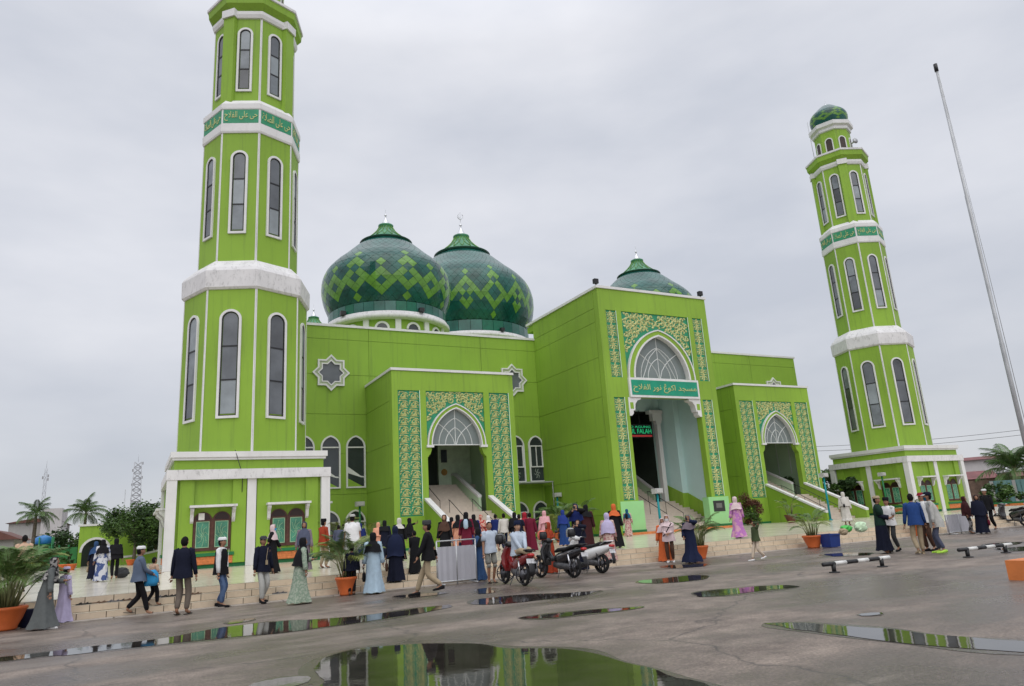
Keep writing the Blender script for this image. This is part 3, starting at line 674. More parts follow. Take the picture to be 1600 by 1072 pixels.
def dome(name, c, k, zeq, pat, ring, nb, parent, single, roof, cap=True, drum=True, lod=1, label=None, top=12.):
    pr = [(r*k, z*k+zeq) for r, z in PROF]; tot = sum(math.hypot(a[0]-b[0], a[1]-b[1]) for a, b in zip(pr[:-1], pr[1:]))
    D = MB().lathe(pr, 96 if lod else 40, c).build(name, GROUT, parent, label=label)
    nt_ = ring; rows = int(nb+9) if lod else int(nb+8); step = tot/(nb+top); half = pi/nt_; per = max(pat)
    th = .02*k
    tiles = []
    for n in range(-int(top)+1, int(nb)+2):
        s = (nb-n)*step
        lo, mi_, hi = max(0, s-step), max(0, min(tot, s)), min(tot, s+step)
        if hi-lo < step*.35: continue
        pts = []; g = .962
        for (aa, ss) in ((-1, s), (0, s-step), (1, s), (0, s+step)):
            ss = max(0.01, min(tot-.01, s+(ss-s)*g)); r, z = prof_at(pr, ss); pts.append((aa*half*g, r, z))
        up = [(a, r+th, z+.3*th) for a, r, z in pts]
        V = [(r*sin(a), -r*cos(a), z) for a, r, z in up]+[(r*sin(a), -r*cos(a), z) for a, r, z in pts]
        # middle vertex so each tile bends with the dome
        r, z = prof_at(pr, mi_); V.append(((0), -(r+th), z+.3*th))
        F = [(0, 1, 8), (1, 2, 8), (2, 3, 8), (3, 0, 8)]+[(i, 4+i, 4+(i+1) % 4, (i+1) % 4) for i in range(4)]
        for i in range(2*nt_):
            if (i+n) % 2 != (per+max(pat[per])) % 2: continue
            im = i % (2*per); im = min(im, 2*per-im)
            tiles.append((n, i, V, F, n in pat.get(im, ())))
    ROT = radians(22.5)
    toc = Vector((-c[0], -c[1])).normalized(); a_cam = math.atan2(toc.x, -toc.y)
    def score(t_):
        n, i, V, F, l = t_; return cos(i*half+ROT-a_cam)*(1 if V[8][2] > roof else -1)
    tiles.sort(key=lambda t_: -score(t_))
    cache = {}; rest = MB()
    for q, (n, i, V, F, l) in enumerate(tiles):
        if q < single:
            key = (n, l)
            if key not in cache: cache[key] = MB().add(V, F).mesh('tile', LTT if l else DKT)
            inst('tile', cache[key], D, Matrix.Translation((c[0], c[1], 0)) @ Matrix.Rotation(i*half+ROT, 4, 'Z'))
        else:
            R_ = Matrix.Rotation(i*half+ROT, 3, 'Z'); rest.add([R_ @ Vector(v)+Vector((c[0], c[1], 0)) for v in V], F, 1 if l else 0)
    if rest.f: rest.build('tile_field', [DKT, LTT], D, kind='stuff', fix=False)
    zr = pr[0][1]
    # ring of upright tiles below
    rg = MB(); nr = 36
    for i in range(nr):
        a = 2*pi*(i+.5)/nr; w = pi/nr*.965; r0, r1 = 4.70*k, 4.78*k
        rg.add([(c[0]+r*sin(a+q*w), c[1]-r*cos(a+q*w), z) for r, z in ((r1, zr-.83*k), (r1, zr-.02)) for q in (-1, 1)]+[(c[0]+r0*sin(a+q*w), c[1]-r0*cos(a+q*w), z) for z in (zr-.83*k, zr-.02) for q in (-1, 1)],
               [(0, 1, 3, 2), (0, 4, 5, 1), (2, 3, 7, 6), (0, 2, 6, 4), (1, 5, 7, 3)], 1 if (i*7) % 5 == 0 else 0)
    rg.lathe([(4.70*k, zr-.83*k), (4.70*k, zr)], 48, c, 2, cap=False)
    rg.build('tile_ring', [RINGT, mat('ring_dark', (.008, .12, .07), .25), GROUT], D)
    if drum:
        b0 = zr-.83*k
        q = MB().lathe([(4.5*k, b0-.62), (5.04*k, b0-.55), (5.06*k, b0-.25), (4.92*k, b0-.18), (4.9*k, b0), (4.6*k, b0+.03)], 64, c, 0, cap=False); q.build('drum_cornice', WHITED, D)
        dr = MB().lathe([(4.6*k, roof-.2), (4.6*k, b0-.5)], 64, c, 0, cap=False).build('drum', LIME, D)
        for i in range(12):
            a = 2*pi*(i+.5)/12+.12; ca = Vector((sin(a), -cos(a), 0)); cu = Vector((cos(a), sin(a), 0)); O = Vector((c[0], c[1], 0))+ca*4.55*k
            MB().prism([(-.22, roof-.2), (.22, roof-.2), (.22, b0-.5), (-.22, b0-.5)], face(O, cu, ca), 0, .18*k).build('drum_column', WHITE, dr)
            a2 = a+pi/12; ca = Vector((sin(a2), -cos(a2), 0)); cu = Vector((cos(a2), sin(a2), 0)); O = Vector((c[0], c[1], 0))+ca*4.58*k
            z1 = b0-1.35
            MB().ring(rarch(0, z1, .58), rarch(0, z1, .42), face(O, cu, ca), 0, .1, 0, False).prism([(-.44, roof-.2)]+rarch(0, z1, .44)+[(.44, roof-.2)], face(O, cu, ca), 0, .05, 1).build('drum_window', [WHITE, GLASS], dr)
        for an in (-.75, .55):
            a = an+a_cam; O = Vector((c[0]+4.95*k*sin(a), c[1]-4.95*k*cos(a), b0+.02)); MB().box(O.x-.2, O.y-.2, O.z, O.x+.2, O.y+.2, O.z+.32).build('floodlight', BLACKM, D)
    if cap:
        zc = zeq+4.0*k
        cm = MB().lathe([(1.7*k, zc+.12*k), (2.17*k, zc-.06*k), (2.19*k, zc+.08*k), (1.7*k, zc+.3*k), (1.2*k, zc+.72*k), (.80*k, zc+1.15*k), (.57*k, zc+1.58*k), (.64*k, zc+1.63*k), (.64*k, zc+1.74*k), (.45*k, zc+1.78*k)], 40, c, 0)
        cm = cm.build('dome_cap', CAPM, D)
        rb_ = MB()
        for i in range(16):
            for s in (-1, 1):
                pts = [(r*k, z) for r, z in ((1.72, zc+.31*k), (1.22, zc+.73*k), (.82, zc+1.16*k), (.59, zc+1.56*k))]
                rb_.tube([(c[0]+r*sin(2*pi*i/16+s*j*.12), c[1]-r*cos(2*pi*i/16+s*j*.12), z+.01) for j, (r, z) in enumerate(pts)], .025*k, 4)
        rb_.build('cap_lattice', LTT, cm)
        un = MB().lathe([(1.68*k, zc+.08*k), (2.0*k, zc-.16*k), (2.2*k, zc-.1*k), (2.21*k, zc+.06*k)], 40, c, 0, cap=False); un.build('cap_rim', mat('rim_dark', (.006, .055, .032), .35), cm)
        MB().lathe([(.45*k, zc+1.78*k), (.3*k, zc+1.98*k), (.12*k, zc+2.35*k), (.05*k, zc+2.6*k), (.11*k, zc+2.66*k), (.11*k, zc+2.74*k), (.03*k, zc+2.8*k), (.012*k, zc+(3.4 if k < 1.2 else 3.9)*k)], 14, c).build('finial', SILVER, cm)
        if k > 1.2:      # crescent on the great dome
            zf = zc+3.45*k; q = MB(); f = front(c[1])
            A = [(c[0]+.36*sin(t_), zf+.36*cos(t_)) for t_ in [radians(40+280*i/16) for i in range(17)]]
            B = [(c[0]+.05+.27*sin(t_), zf+.06+.27*cos(t_)) for t_ in [radians(38+284*i/16) for i in range(17)]]
            q.ring(A, B, f, -.05, .05, 0, False); q.build('crescent', SILVER, cm)
    return D
dome('corner_dome', (17.67, 54.72), 1.0, 21.2, PAT1, 40, 9.1, mosque, 300, 16.5, label='onion dome of dark green tiles with white drum at front corner')
dome('corner_dome', (44.23, 54.72), 1.0, 21.2, PAT1, 40, 9.5, mosque, 0, 16.5)
dome('corner_dome', (17.67, 83.0), 1.0, 21.2, PAT1, 40, 9.5, mosque, 0, 16.5)
dome('corner_dome', (44.23, 83.0), 1.0, 21.2, PAT1, 40, 9.5, mosque, 0, 16.5)
dome('great_dome', (CX, 68.65), 1.426, 25.2, PAT2, 64, 11.2, mosque, 300, 19.9, label='largest onion dome of dark green tiles with crescent', top=14.3)
# ---------------------------------------------------------------- minarets
LAMPW = mat('lamp_white', (.75, .75, .74), .45, .05)
def octp(c, R): return [(c[0]+R*sin(i*pi/4), c[1]-R*cos(i*pi/4)) for i in range(8)]
def octface(c, R, i):          # plane of face i: a from -half..half, b = z, d outward
    a = (i+.5)*pi/4; n = Vector((sin(a), -cos(a), 0)); u = Vector((cos(a), sin(a), 0)); return face(Vector((c[0], c[1], 0))+n*R*cos(pi/8), u, n)
WSEC = (GLASSG, GLASSF, mat('smoky_glass', (.075, .08, .09), .12, .4, .7, spec=.6), GLASSG, mat('pale_reflect_glass', (.17, .19, .21), .3, .3, 1.3, spec=.5))  # pane base tones differ to stand in for varied sky reflections
WN = [0]
def mwindow(fn, zb, zt, a, parent):
    zs = zt-a; w = MB().ring(winpoly(0, zb, zs, a), winpoly(0, zb+.12, zs, a-.12), fn, -.02, .09, 0)
    w.ring(winpoly(0, zb+.12, zs, a-.12), winpoly(0, zb+.17, zs, a-.17), fn, -.02, .05, 1)
    for k in (1, 2): zz = zb+.2+(zt-zb-.4)*k/3; w.prism([(-a+.19, zz-.035), (a-.19, zz-.035), (a-.19, zz+.035), (-a+.19, zz+.035)], fn, .0, .05, 1)
    WN[0] += 1; o = w.build('window', [WHITE, BLACKM], parent); h = (zt-zb-.4)/3
    for k in range(3):
        z0 = zb+.2+h*k+.03; z1 = z0+h-.06; b = a-.19
        poly = [(-b, z0), (b, z0), (b, z1), (-b, z1)] if k < 2 else [(-b, z0), (b, z0)]+list(reversed(rarch(0, zs, b)))
        MB().prism(poly, fn, .001, .025).build('pane', WSEC[(k*2+WN[0]*3) % 5], o)
def minaret(c, label):
    R = thing('minaret', (c[0], c[1], T), label, 'minaret', 'minarets of the mosque')
    B = 3.36; x0, x1, y0, y1 = c[0]-B, c[0]+B, c[1]-B, c[1]+B
    base = MB().box(x0, y0, T, x1, y1, 5.3).build('base', LIME, R)
    q = MB().box(x0-.17, y0-.17, 5.42, x1+.17, y1+.17, 5.68); q.box(x0-.10, y0-.10, 5.3, x1+.10, y1+.10, 5.42); q.build('cornice', WHITE, R)
    q = MB()
    q.box(x0-.3, y0-.3, 4.4, x1+.3, y0-.001, 4.85); q.box(x0-.3, y1+.001, 4.4, x1+.3, y1+.3, 4.85); q.box(x0-.3, y0-.001, 4.4, x0-.001, y1+.001, 4.85); q.box(x1+.001, y0-.001, 4.4, x1+.3, y1+.001, 4.85)
    q.build('beam', WHITED, R)
    MB().box(x0-.02, y0-.02, T, x1+.02, y1+.02, T+.16).build('skirting', DKGREEN, R)
    for sx in (-1, 1):
        for sy in (-1, 1):
            px_, py_ = c[0]+sx*(B+.06), c[1]+sy*(B+.06); MB().box(px_-.21, py_-.21, T+.005, px_+.21, py_+.21, 4.4).build('pillar', WHITE, R)
    for i in range(4):
        Rm = Matrix.Rotation(i*pi/2, 3, 'Z'); n = Rm @ Vector((0, -1, 0)); u = Rm @ Vector((1, 0, 0)); O = Vector((c[0], c[1], 0))+n*B
        f = face(O, u, n)
        MB().prism([(-.2, T+.005), (.2, T+.005), (.2, 4.4), (-.2, 4.4)], f, .021, .16).build('pillar', WHITE, R)
        if i == 2: continue
        for s in (-1, 1):
            a = s*1.66
            bay = MB()        # raised jambs either side of the recessed bay
            for t_ in (-1, 1):
                e0, e1 = sorted((a+t_*.82, a+t_*1.42)); bay.prism([(e0, T+.17), (e1, T+.17), (e1, 4.4), (e0, 4.4)], f, .001, .12)
            bay.build('jamb', LIME, R)
            w = MB(); zb, zs = 1.24, 2.55
            w.prism([(a-.80, zb), (a+.80, zb), (a+.80, zs), (a-.80, zs)], f, .002, .05, 0)
            for t_ in (-1, 1): w.prism([(a+t_*.4-.4, zs)]+rarch(a+t_*.4, zs, .40)[1:-1]+[(a+t_*.4+.4, zs)], f, .002, .05, 0)
            w.prism([(a-.05, zb), (a+.05, zb), (a+.05, zs+.1), (a-.05, zs+.1)], f, .05, .08, 0)
            o = w.build('window', BROWN, R)
            for t_ in (-1, 1):
                MB().prism([(a+t_*.4-.28, zb+.14), (a+t_*.4+.28, zb+.14), (a+t_*.4+.28, zs-.02), (a+t_*.4-.28, zs-.02)], f, .051, .06).build('pane', mat('green_pane', (.06, .23, .15), .2, .3, 3., spec=.6), o)
                MB().prism([(a+t_*.4-.33, zs+.05)]+rarch(a+t_*.4, zs+.05, .31)+[(a+t_*.4+.33, zs+.05)], f, .051, .058).build('fanlight', mat('fan_dark', (.03, .015, .014), .3), o)
                g = MB(); f2 = lambda p, z, d: f(p, z, d+.061)
                cx_, cz = a+t_*.4, zb+.70
                for k in range(8):
                    an = k*pi/4; g.ribbon([(cx_+.03*cos(an), cz+.03*sin(an)), (cx_+.13*cos(an+.5), cz+.26*sin(an+.5)), (cx_+.25*cos(an), cz+.5*sin(an))], [.011]*3, f2, .012)
                g.ring([(cx_-.28, zb+.14), (cx_+.28, zb+.14), (cx_+.28, zs-.02), (cx_-.28, zs-.02)], [(cx_-.25, zb+.17), (cx_+.25, zb+.17), (cx_+.25, zs-.05), (cx_-.25, zs-.05)], f2, 0, .012)
                g.build('grille', mat('grille_pale', (.30, .48, .30), .5), o, fix=False)
            aw = MB().prism([(a-1.0, 3.14), (a+1.0, 3.14), (a+1.0, 3.24), (a-1.0, 3.24)], f, .002, .62, 0)
            for t_ in (-1, 1):
                e = a+t_*.88
                P = [(0.1, 3.13), (.5, 3.13), (.5, 3.02), (.3, 2.85), (.22, 2.55), (.1, 2.45)]
                aw.add([f(e+w_, z, d) for w_ in (-.07, .07) for d, z in P], [tuple(range(6)), tuple(range(11, 5, -1))]+[(k, (k+1) % 6, 6+(k+1) % 6, 6+k) for k in range(6)])
            aw.build('window_hood', WHITED, R)
            MB().prism([(a-.95, 1.0), (a+.95, 1.0), (a+.95, 1.14), (a-.95, 1.14)], f, .002, .2).build('sill', DKGREEN, R)
            br = MB(); rb2 = random.Random(int(a*10))
            for r_ in range(3):
                for k in range(5):
                    p0 = a-.9+k*.36+(.18 if r_ % 2 else 0); p1 = min(p0+.35, a+.9)
                    if p1-p0 > .05: br.prism([(p0, .68+r_*.1), (p1, .68+r_*.1), (p1, .68+r_*.1+.092), (p0, .68+r_*.1+.092)], f, .002, .14+rb2.uniform(0, .012))
            br.prism([(a-.9, T+.17), (a+.9, T+.17), (a+.9, .99), (a-.9, .99)], f, .002, .13)
            br.build('brick_apron', BRICKO, R)
    def shaft(name, Ra, z0, z1): return MB().prism(octp(c, Ra), lambda a, b, d: (a, b, d), z0, z1).build(name, LIME, R)
    def oring(q, prof, mi=0): q.lathe([(r, z) for r, z in prof], 8, c, mi, ph=-pi/2, smooth=False, cap=False)
    def edges(Ra, z0, z1):
        q = MB()
        for i in range(8):
            a = i*pi/4; p = Vector((c[0]+Ra*sin(a), c[1]-Ra*cos(a), 0)); n = Vector((sin(a), -cos(a), 0)); u = Vector((cos(a), sin(a), 0))
            for s in (-1, 1):
                d = (Matrix.Rotation(s*pi/8, 3, 'Z') @ u)*s; nn = (Matrix.Rotation(s*pi/8, 3, 'Z') @ n)
                q.prism([(0, z0), (.055, z0), (.055, z1), (0, z1)], face(p, d, nn), -.005, .022)
        q.build('edge_trim', WHITE, R)
    # lower, middle and upper stages
    s1 = shaft('lower_shaft', 3.15, 5.68, 14.2); edges(3.15, 5.68, 14.1)
    s2 = shaft('middle_shaft', 2.58, 15.6, 23.6); edges(2.58, 15.75, 23.4)
    s3 = shaft('upper_shaft', 2.26, 25.2, 31.6); edges(2.26, 25.5, 31.0)
    for i in range(8):
        mwindow(octface(c, 3.15, i), 7.4, 13.0, .54, s1); mwindow(octface(c, 2.58, i), 17.4, 22.3, .46, s2); mwindow(octface(c, 2.26, i), 26.2, 30.4, .43, s3)
    q = MB(); oring(q, [(3.1, 14.08), (3.22, 14.1), (3.31, 14.2), (3.33, 15.1), (3.22, 15.3), (2.72, 15.8), (2.5, 15.9)]); q.build('ledge', WHITED, R)
    q = MB(); oring(q, [(2.5, 23.38), (2.64, 23.4), (2.68, 23.5), (2.68, 23.95), (2.64, 23.96), (2.64, 24.86), (2.68, 24.87), (2.69, 24.95), (2.69, 25.2), (2.4, 25.55), (2.2, 25.6)]); bnd = q.build('calligraphy_band', WHITE, R)
    TXT = ('\uFE93\uFEFC\uFEBC\uFEDF\uFE8D \uFEF0\uFEE0\uFECB \uFEF0\uFEA3', '\uFEA1\uFEFC\uFED4\uFEDF\uFE8D \uFEF0\uFEE0\uFECB \uFEF0\uFEA3')
    for i in range(8):
        f = octface(c, 2.64, i); h = 2.64*sin(pi/8)-.07
        p = MB().prism([(-h, 24.0), (h, 24.0), (h, 24.83), (-h, 24.83)], f, -.05, .012).build('text_panel', TEAL, bnd)
        arab_text(TXT[i % 2], lambda a, b, d, f=f: f(a, b, d+.012), 0, 24.42, 1.75, .6, GOLD, p)
    # pilasters on every other edge of the upper stage
    for i in range(1, 8, 2):
        a = i*pi/4; n = Vector((sin(a), -cos(a), 0)); u = Vector((cos(a), sin(a), 0)); f = face(Vector((c[0], c[1], 0))+n*2.26, u, n)
        MB().prism([(-.36, 25.4), (.36, 25.4), (.36, 31.2), (-.36, 31.2)], f, -.3, .14).build('pilaster', LIME, R)
        MB().prism([(-.42, 31.02), (.42, 31.02), (.42, 31.5), (-.42, 31.5)], f, -.3, .24).build('capital', WHITE, R)
    q = MB(); oring(q, [(2.2, 31.0), (2.36, 31.05), (2.44, 31.25), (2.44, 31.45), (2.2, 31.5)]); q.build('beam_ring', WHITE, R)
    q = MB(); oring(q, [(2.2, 31.4), (2.66, 31.85), (2.7, 32.3), (2.5, 32.35), (1.4, 32.35)]); q.build('balcony', LIME, R)
    q = MB(); oring(q, [(2.69, 32.27), (2.77, 32.3), (2.77, 32.46), (2.62, 32.46), (2.6, 32.3)]); q.build('balcony_rim', WHITED, R)
    s4 = shaft('turret', 1.58, 32.3, 35.0)
    for i in range(8):
        f = octface(c, 1.58, i); w = MB().ring(winpoly(0, 32.75, 33.9, .36), winpoly(0, 32.75, 33.9, .27), f, 0, .07, 0)
        w.prism(winpoly(0, 32.76, 33.9, .28), f, .001, .02, 1).build('turret_window', [WHITE, mat('turret_dark', (.05, .035, .03), .6)], s4)
    q = MB(); oring(q, [(1.5, 34.9), (1.72, 35.0), (1.74, 35.25), (1.95, 35.4), (1.97, 35.75), (1.5, 35.85)]); q.build('turret_cornice', WHITE, R)
    k = 1.69/5.31; kz_ = 1.12
    dome('minaret_dome', c, k, 35.85+2.9*k, PAT1, 20, 9.5, R, 0, 30, cap=False, drum=False, lod=0)
    zc = 35.85+2.9*k+3.5*k
    MB().lathe([(.9, zc-.1), (.72, zc+.1), (.3, zc+.3), (.12, zc+.42), (.12, zc+.5), (.03, zc+.56), (.01, zc+1.1)], 16, c).build('finial', SILVER, R)
    for an in (2.0, -.3, 1.2) if c[0] > 30 else ():                        # horn loudspeakers on the balcony
        d = Vector((sin(an), -cos(an), 0)); p = Vector((c[0], c[1], 32.9))+d*2.45
        hs = MB(); rs_ = [(0, .06), (.2, .07), (.38, .14), (.5, .27)]
        hs.tube([p+d*t_ for t_, _ in rs_], [r_ for _, r_ in rs_], 12); hs.tube([p+Vector((0, 0, -.32)), p], .03, 6); hs.build('loudspeaker', GALV, R)
    return R
LMC = (4.86, 39.5); RMC = (56.9, 39.5)
LM = minaret(LMC, 'green octagonal minaret by the potted palm and stepped terrace, window hood holding a paper notice')
RM = minaret(RMC, 'green octagonal minaret with dome near the flagpole and red roofed houses')
def stretch(o, k):
    for ch in o.children:
        for v in ch.data.vertices:
            if v.co.z > 5.69: v.co.z = 5.69+(v.co.z-5.69)*k
        stretch(ch, k)
bpy.context.view_layer.update(); done_ = set()
stretch(LM, .985); stretch(RM, 1.014)
MB().tube([(RMC[0]-2.5, RMC[1]+.4, 32.5), (RMC[0]-2.6, RMC[1]+.4, 36.6)], .025, 5).tube([(RMC[0]-2.6, RMC[1]+.4, 34.6), (RMC[0]-2.1, RMC[1]+.4, 34.8)], .015, 4).build('antenna_rod', GALV, RM)
MB().box(LMC[0]-2.25, LMC[1]-3.36-.075, 2.6, LMC[0]-2.0, LMC[1]-3.36-.06, 2.9).build('paper_notice', mat('paper', (.8, .79, .76), .8), LM)
cbl = MB().tube([(LMC[0]-.8, 36.0, 5.75), (LMC[0]-.55, 35.9, 4.9), (LMC[0]-.45, 35.88, 4.4), (LMC[0]-.42, 36.1, 3.5), (LMC[0]-.3, 36.1, 3.25)], .018, 5); cbl.build('cable', BLACKM, LM)
# ---------------------------------------------------------------- plants
LEAFG = mat('palm_leaf', (.075, .145, .028), .45, .4, 5., spec=.45)
LEAFY = mat('palm_leaf_yellow', (.17, .21, .035), .45, .35, 5., spec=.45)
LEAFD = mat('dark_foliage', (.028, .062, .016), .55, .45, 3., spec=.35)
LEAFM = mat('mid_foliage', (.055, .11, .022), .5, .45, 3., spec=.35)
CANE = mat('palm_cane', (.16, .17, .07), .6, .2, 8.)
BARK = mat('bark', (.13, .105, .08), .8, .3, 6., .5, 30.)
POTM = mat('terracotta_pot', (.60, .135, .035), .45, .1, 4., .1, 40.)
POTD = mat('brown_pot', (.12, .035, .02), .45, .2, 4.)
SOIL = mat('soil', (.05, .035, .025), .9, .3, 20.)
def frond_mesh(seed, L=1.0, n=22, arch=.7, wid=.30, m=None, droop=.5, lw=.018):
    r = random.Random(seed); q = MB(); pts = []
    for i in range(9):
        t = i/8; pts.append(Vector((L*(t-.12*arch*t*t), 0, L*(.62*t*(1-.15*arch)-.75*arch*t*t))))
    def at(t):
        k = min(7, int(t*8)); return pts[k].lerp(pts[k+1], t*8-k)
    q.tube(pts, [.012*L*(1-.85*i/8) for i in range(9)], 4)
    for i in range(n):
        t = .12+.88*(i+.5)/n; p = at(t); d = (at(min(1, t+.03))-at(t-.03)).normalized()
        w = wid*L*math.sin(pi*min(.97, .22+.74*t))**.7
        for s in (-1, 1):
            side = Vector((0, s, 0)); l = w*r.uniform(.8, 1.1)
            tip = p+side*l*.82+d*l*.75+Vector((0, 0, -droop*l*r.uniform(.6, 1.2)+.12*l)); mid = p+side*l*.48+d*l*.34+Vector((0, 0, .10*l))
            e = (d.cross(Vector((0, 0, 1))).normalized()*0+d)*lw*L
            q.add([p-e*.4, p+e*.6, mid+e*1.1, mid-e*.9, tip], [(0, 1, 2, 3), (3, 2, 4)], 1)
    return q.mesh('frond', [CANE, m or LEAFG])
ARECA = [frond_mesh(k, 1, 30, (.62, .8, .95, .5)[k], .36, (LEAFG, LEAFY, LEAFG, LEAFG)[k], .4, .011) for k in range(4)]
COCO = [frond_mesh(20+k, 1, 44, (.7, .95, 1.15)[k], .26, (LEAFM, LEAFG, LEAFM)[k], .95, .009) for k in range(3)]
def pot(q, r, h):
    return q.lathe([(r*.52, 0), (r*.62, h*.06), (r*.6, h*.12), (r*.82, h*.5), (r*.95, h*.82), (r*1.0, h*.86), (r*1.04, h*.93), (r*1.0, h), (r*.88, h), (r*.86, h*.86), (r*.2, h*.85)], 28, cap=True)
def potted_palm(loc, label, H=1.9, n=16, r=.36, ph=.5, seed=1, potm=None, bushy=1.0, group='potted palms on and before the terrace'):
    rr = random.Random(seed); R = thing('potted_palm', loc, label, 'potted palm', group); X = Vector(loc)
    q = pot(MB(), r, ph); q.v = [tuple(Vector(v)+X) for v in q.v]; q.build('pot', potm or POTM, R)
    s = MB().lathe([(0, ph*.87), (r*.85, ph*.87)], 20); s.v = [tuple(Vector(v)+X) for v in s.v]; s.build('soil', SOIL, R)
    for k in range(n):
        a = k*2.399+rr.uniform(-.3, .3); rad = rr.uniform(.02, r*.45); hh = H*rr.uniform(.22, .5)*(1 if k > 3 else .7)
        b = X+Vector((rad*cos(a), rad*sin(a), ph*.86)); top = b+Vector((.10*cos(a)*H, .10*sin(a)*H, hh))
        MB().tube([b, b.lerp(top, .5)+Vector((0, 0, .03)), top], [.022, .018, .012], 5).build('stem', CANE, R)
        L = (H-ph-hh*.55)*rr.uniform(.75, 1.05)*bushy
        M = Matrix.Translation(top) @ Matrix.Rotation(a, 4, 'Z') @ Matrix.Rotation(-rr.uniform(.05, .75), 4, 'Y') @ Matrix.Diagonal((L, L, L, 1))
        inst('frond', ARECA[rr.randrange(4)], R, M)
    return R
def coconut(loc, label, H, L, lean=(0, 0), seed=1, n=17, group='coconut palms beyond the compound'):
    rr = random.Random(seed); R = thing('coconut_palm', loc, label, 'palm tree', group); X = Vector(loc); top = X+Vector((lean[0], lean[1], H))
    pts = [X.lerp(top, t)+Vector((lean[0]*.3*math.sin(pi*t), 0, 0)) for t in (0, .15, .35, .55, .75, .9, 1)]
    MB().tube(pts, [.26, .2, .17, .15, .14, .13, .1], 10).build('trunk', BARK, R)
    for k in range(n):
        a = k*2.399; e = 1.15-1.75*(k/n)+rr.uniform(-.15, .15); l = L*rr.uniform(.85, 1.1)
        inst('frond', COCO[rr.randrange(3)], R, Matrix.Translation(top) @ Matrix.Rotation(a, 4, 'Z') @ Matrix.Rotation(-e, 4, 'Y') @ Matrix.Diagonal((l, l, l, 1)))
    return R
def tree(loc, label, H, rx, rz, n=5200, seed=1, leaf=.16, m=LEAFD, m2=LEAFM, clumps=34, cat='tree', name='leafy_tree', drop=.0, group=None, cs=.75):
    rr = random.Random(seed); R = thing(name, loc, label, cat, group); X = Vector(loc); cz = H-rz
    tr = MB(); tr.tube([X, X+Vector((.05, .03, cz*.5)), X+Vector((.0, .05, cz))], [.05*H*.55, .035*H*.6, .02*H*.6], 8)
    cl = []
    for k in range(clumps):
        while True:
            p = Vector((rr.uniform(-1, 1), rr.uniform(-1, 1), rr.uniform(-1, 1)))
            if .25 < p.length < 1: break
        p = Vector((p.x*rx, p.y*rx, p.z*rz))+X+Vector((0, 0, cz)); p.z = max(p.z, X.z+.25); cl.append((p, rr.uniform(.24, .42)*rx*cs))
        if k % 3 == 0: tr.tube([X+Vector((0, 0, cz*rr.uniform(.45, .95))), (X+Vector((0, 0, cz))).lerp(p, .5), p], [.035*H*.4, .02*H*.4, .006*H*.4], 5)
    tr.build('trunk', BARK, R)
    q = MB()
    for i in range(n):
        p, r = cl[i % clumps]; d = Vector((rr.gauss(0, 1), rr.gauss(0, 1), rr.gauss(0, .75))).normalized()*r*rr.uniform(.35, 1.05)
        c = p+d; c.z -= drop*rr.random()
        a, b = Vector((rr.gauss(0, 1), rr.gauss(0, 1), rr.gauss(0, .5))).normalized(), Vector((rr.gauss(0, 1), rr.gauss(0, 1), rr.gauss(0, 1))).normalized()
        l = leaf*rr.uniform(.6, 1.3); u = a*l; w = a.cross(b).normalized()*l*.42
        q.add([c-u, c+w, c+u, c-w], [(0, 1, 2, 3)], 1 if (i % clumps) % 3 == 0 else 0)
    q.build('crown', [m, m2], R, fix=False); return R
potted_palm(gclamp(6, 980, .5), 'bushy areca palm in terracotta pot, beside a dark blue bucket', 1.75, 40, .40, .48, 2, bushy=1.12)
potted_palm(gclamp(541, 929, .4), 'dark leafy areca palm in terracotta pot, beside a child in navy jacket', 1.6, 30, .28, .46, 3)
potted_palm(gclamp(1095, 870, .38), 'areca palm in terracotta pot behind the woman in a navy blue gown', 1.5, 26, .29, .44, 4)
potted_palm(gclamp(1272, 856, .4), 'slim areca palm in terracotta pot next to a blue plastic crate', 1.5, 18, .36, .45, 5, bushy=.85)
potted_palm(gnd(1237, 817, T), 'small areca palm in dark brown pot against a portal stair wall', 1.9, 13, .42, .55, 6, POTD, .8)
potted_palm(gnd(878, 847, T+.0), 'yellow green areca palm behind the parked motorcycles', 2.05, 34, .45, .5, 7, bushy=1.1)
potted_palm(gnd(905, 841, T), 'tall dark potted palm by the green portal wall', 2.4, 16, .4, .5, 17, POTD, .95)
potted_palm(gnd(525, 872, T), 'dark potted palm before the ground floor windows', 2.3, 16, .4, .5, 8, POTD, .9)
potted_palm(gnd(577, 866, T), 'thin pale potted palm in the corner by a side portal', 2.2, 9, .35, .45, 18, POTD, .7)
potted_palm(Vector((29.3, 19.75, 0)), 'potted palm partly hidden by the grey barrier and standing men', 1.5, 14, .36, .5, 9)
tree(Vector((38.4, 38.2, T)), 'round rusty brown shrub between two portals', 2.15, .75, 1.12, 6000, 3, .06, mat('rust_leaf', (.10, .035, .018), .6, .4), LEAFM, 14, 'shrub', 'round_shrub', cs=1.5)
tree(Vector((48.9, 43.0, T)), 'dark spreading palm shrub behind the minaret lamp post', 4.6, 2.2, 1.9, 4200, 5, .22, LEAFD, LEAFM, 24, 'shrub', 'dark_shrub')
tree(Vector((51.9, 41.5, T)), 'dark bush growing against the minaret pavilion', 3.4, 1.5, 1.5, 3000, 6, .2, LEAFD, LEAFM, 18, 'shrub', 'dark_shrub')
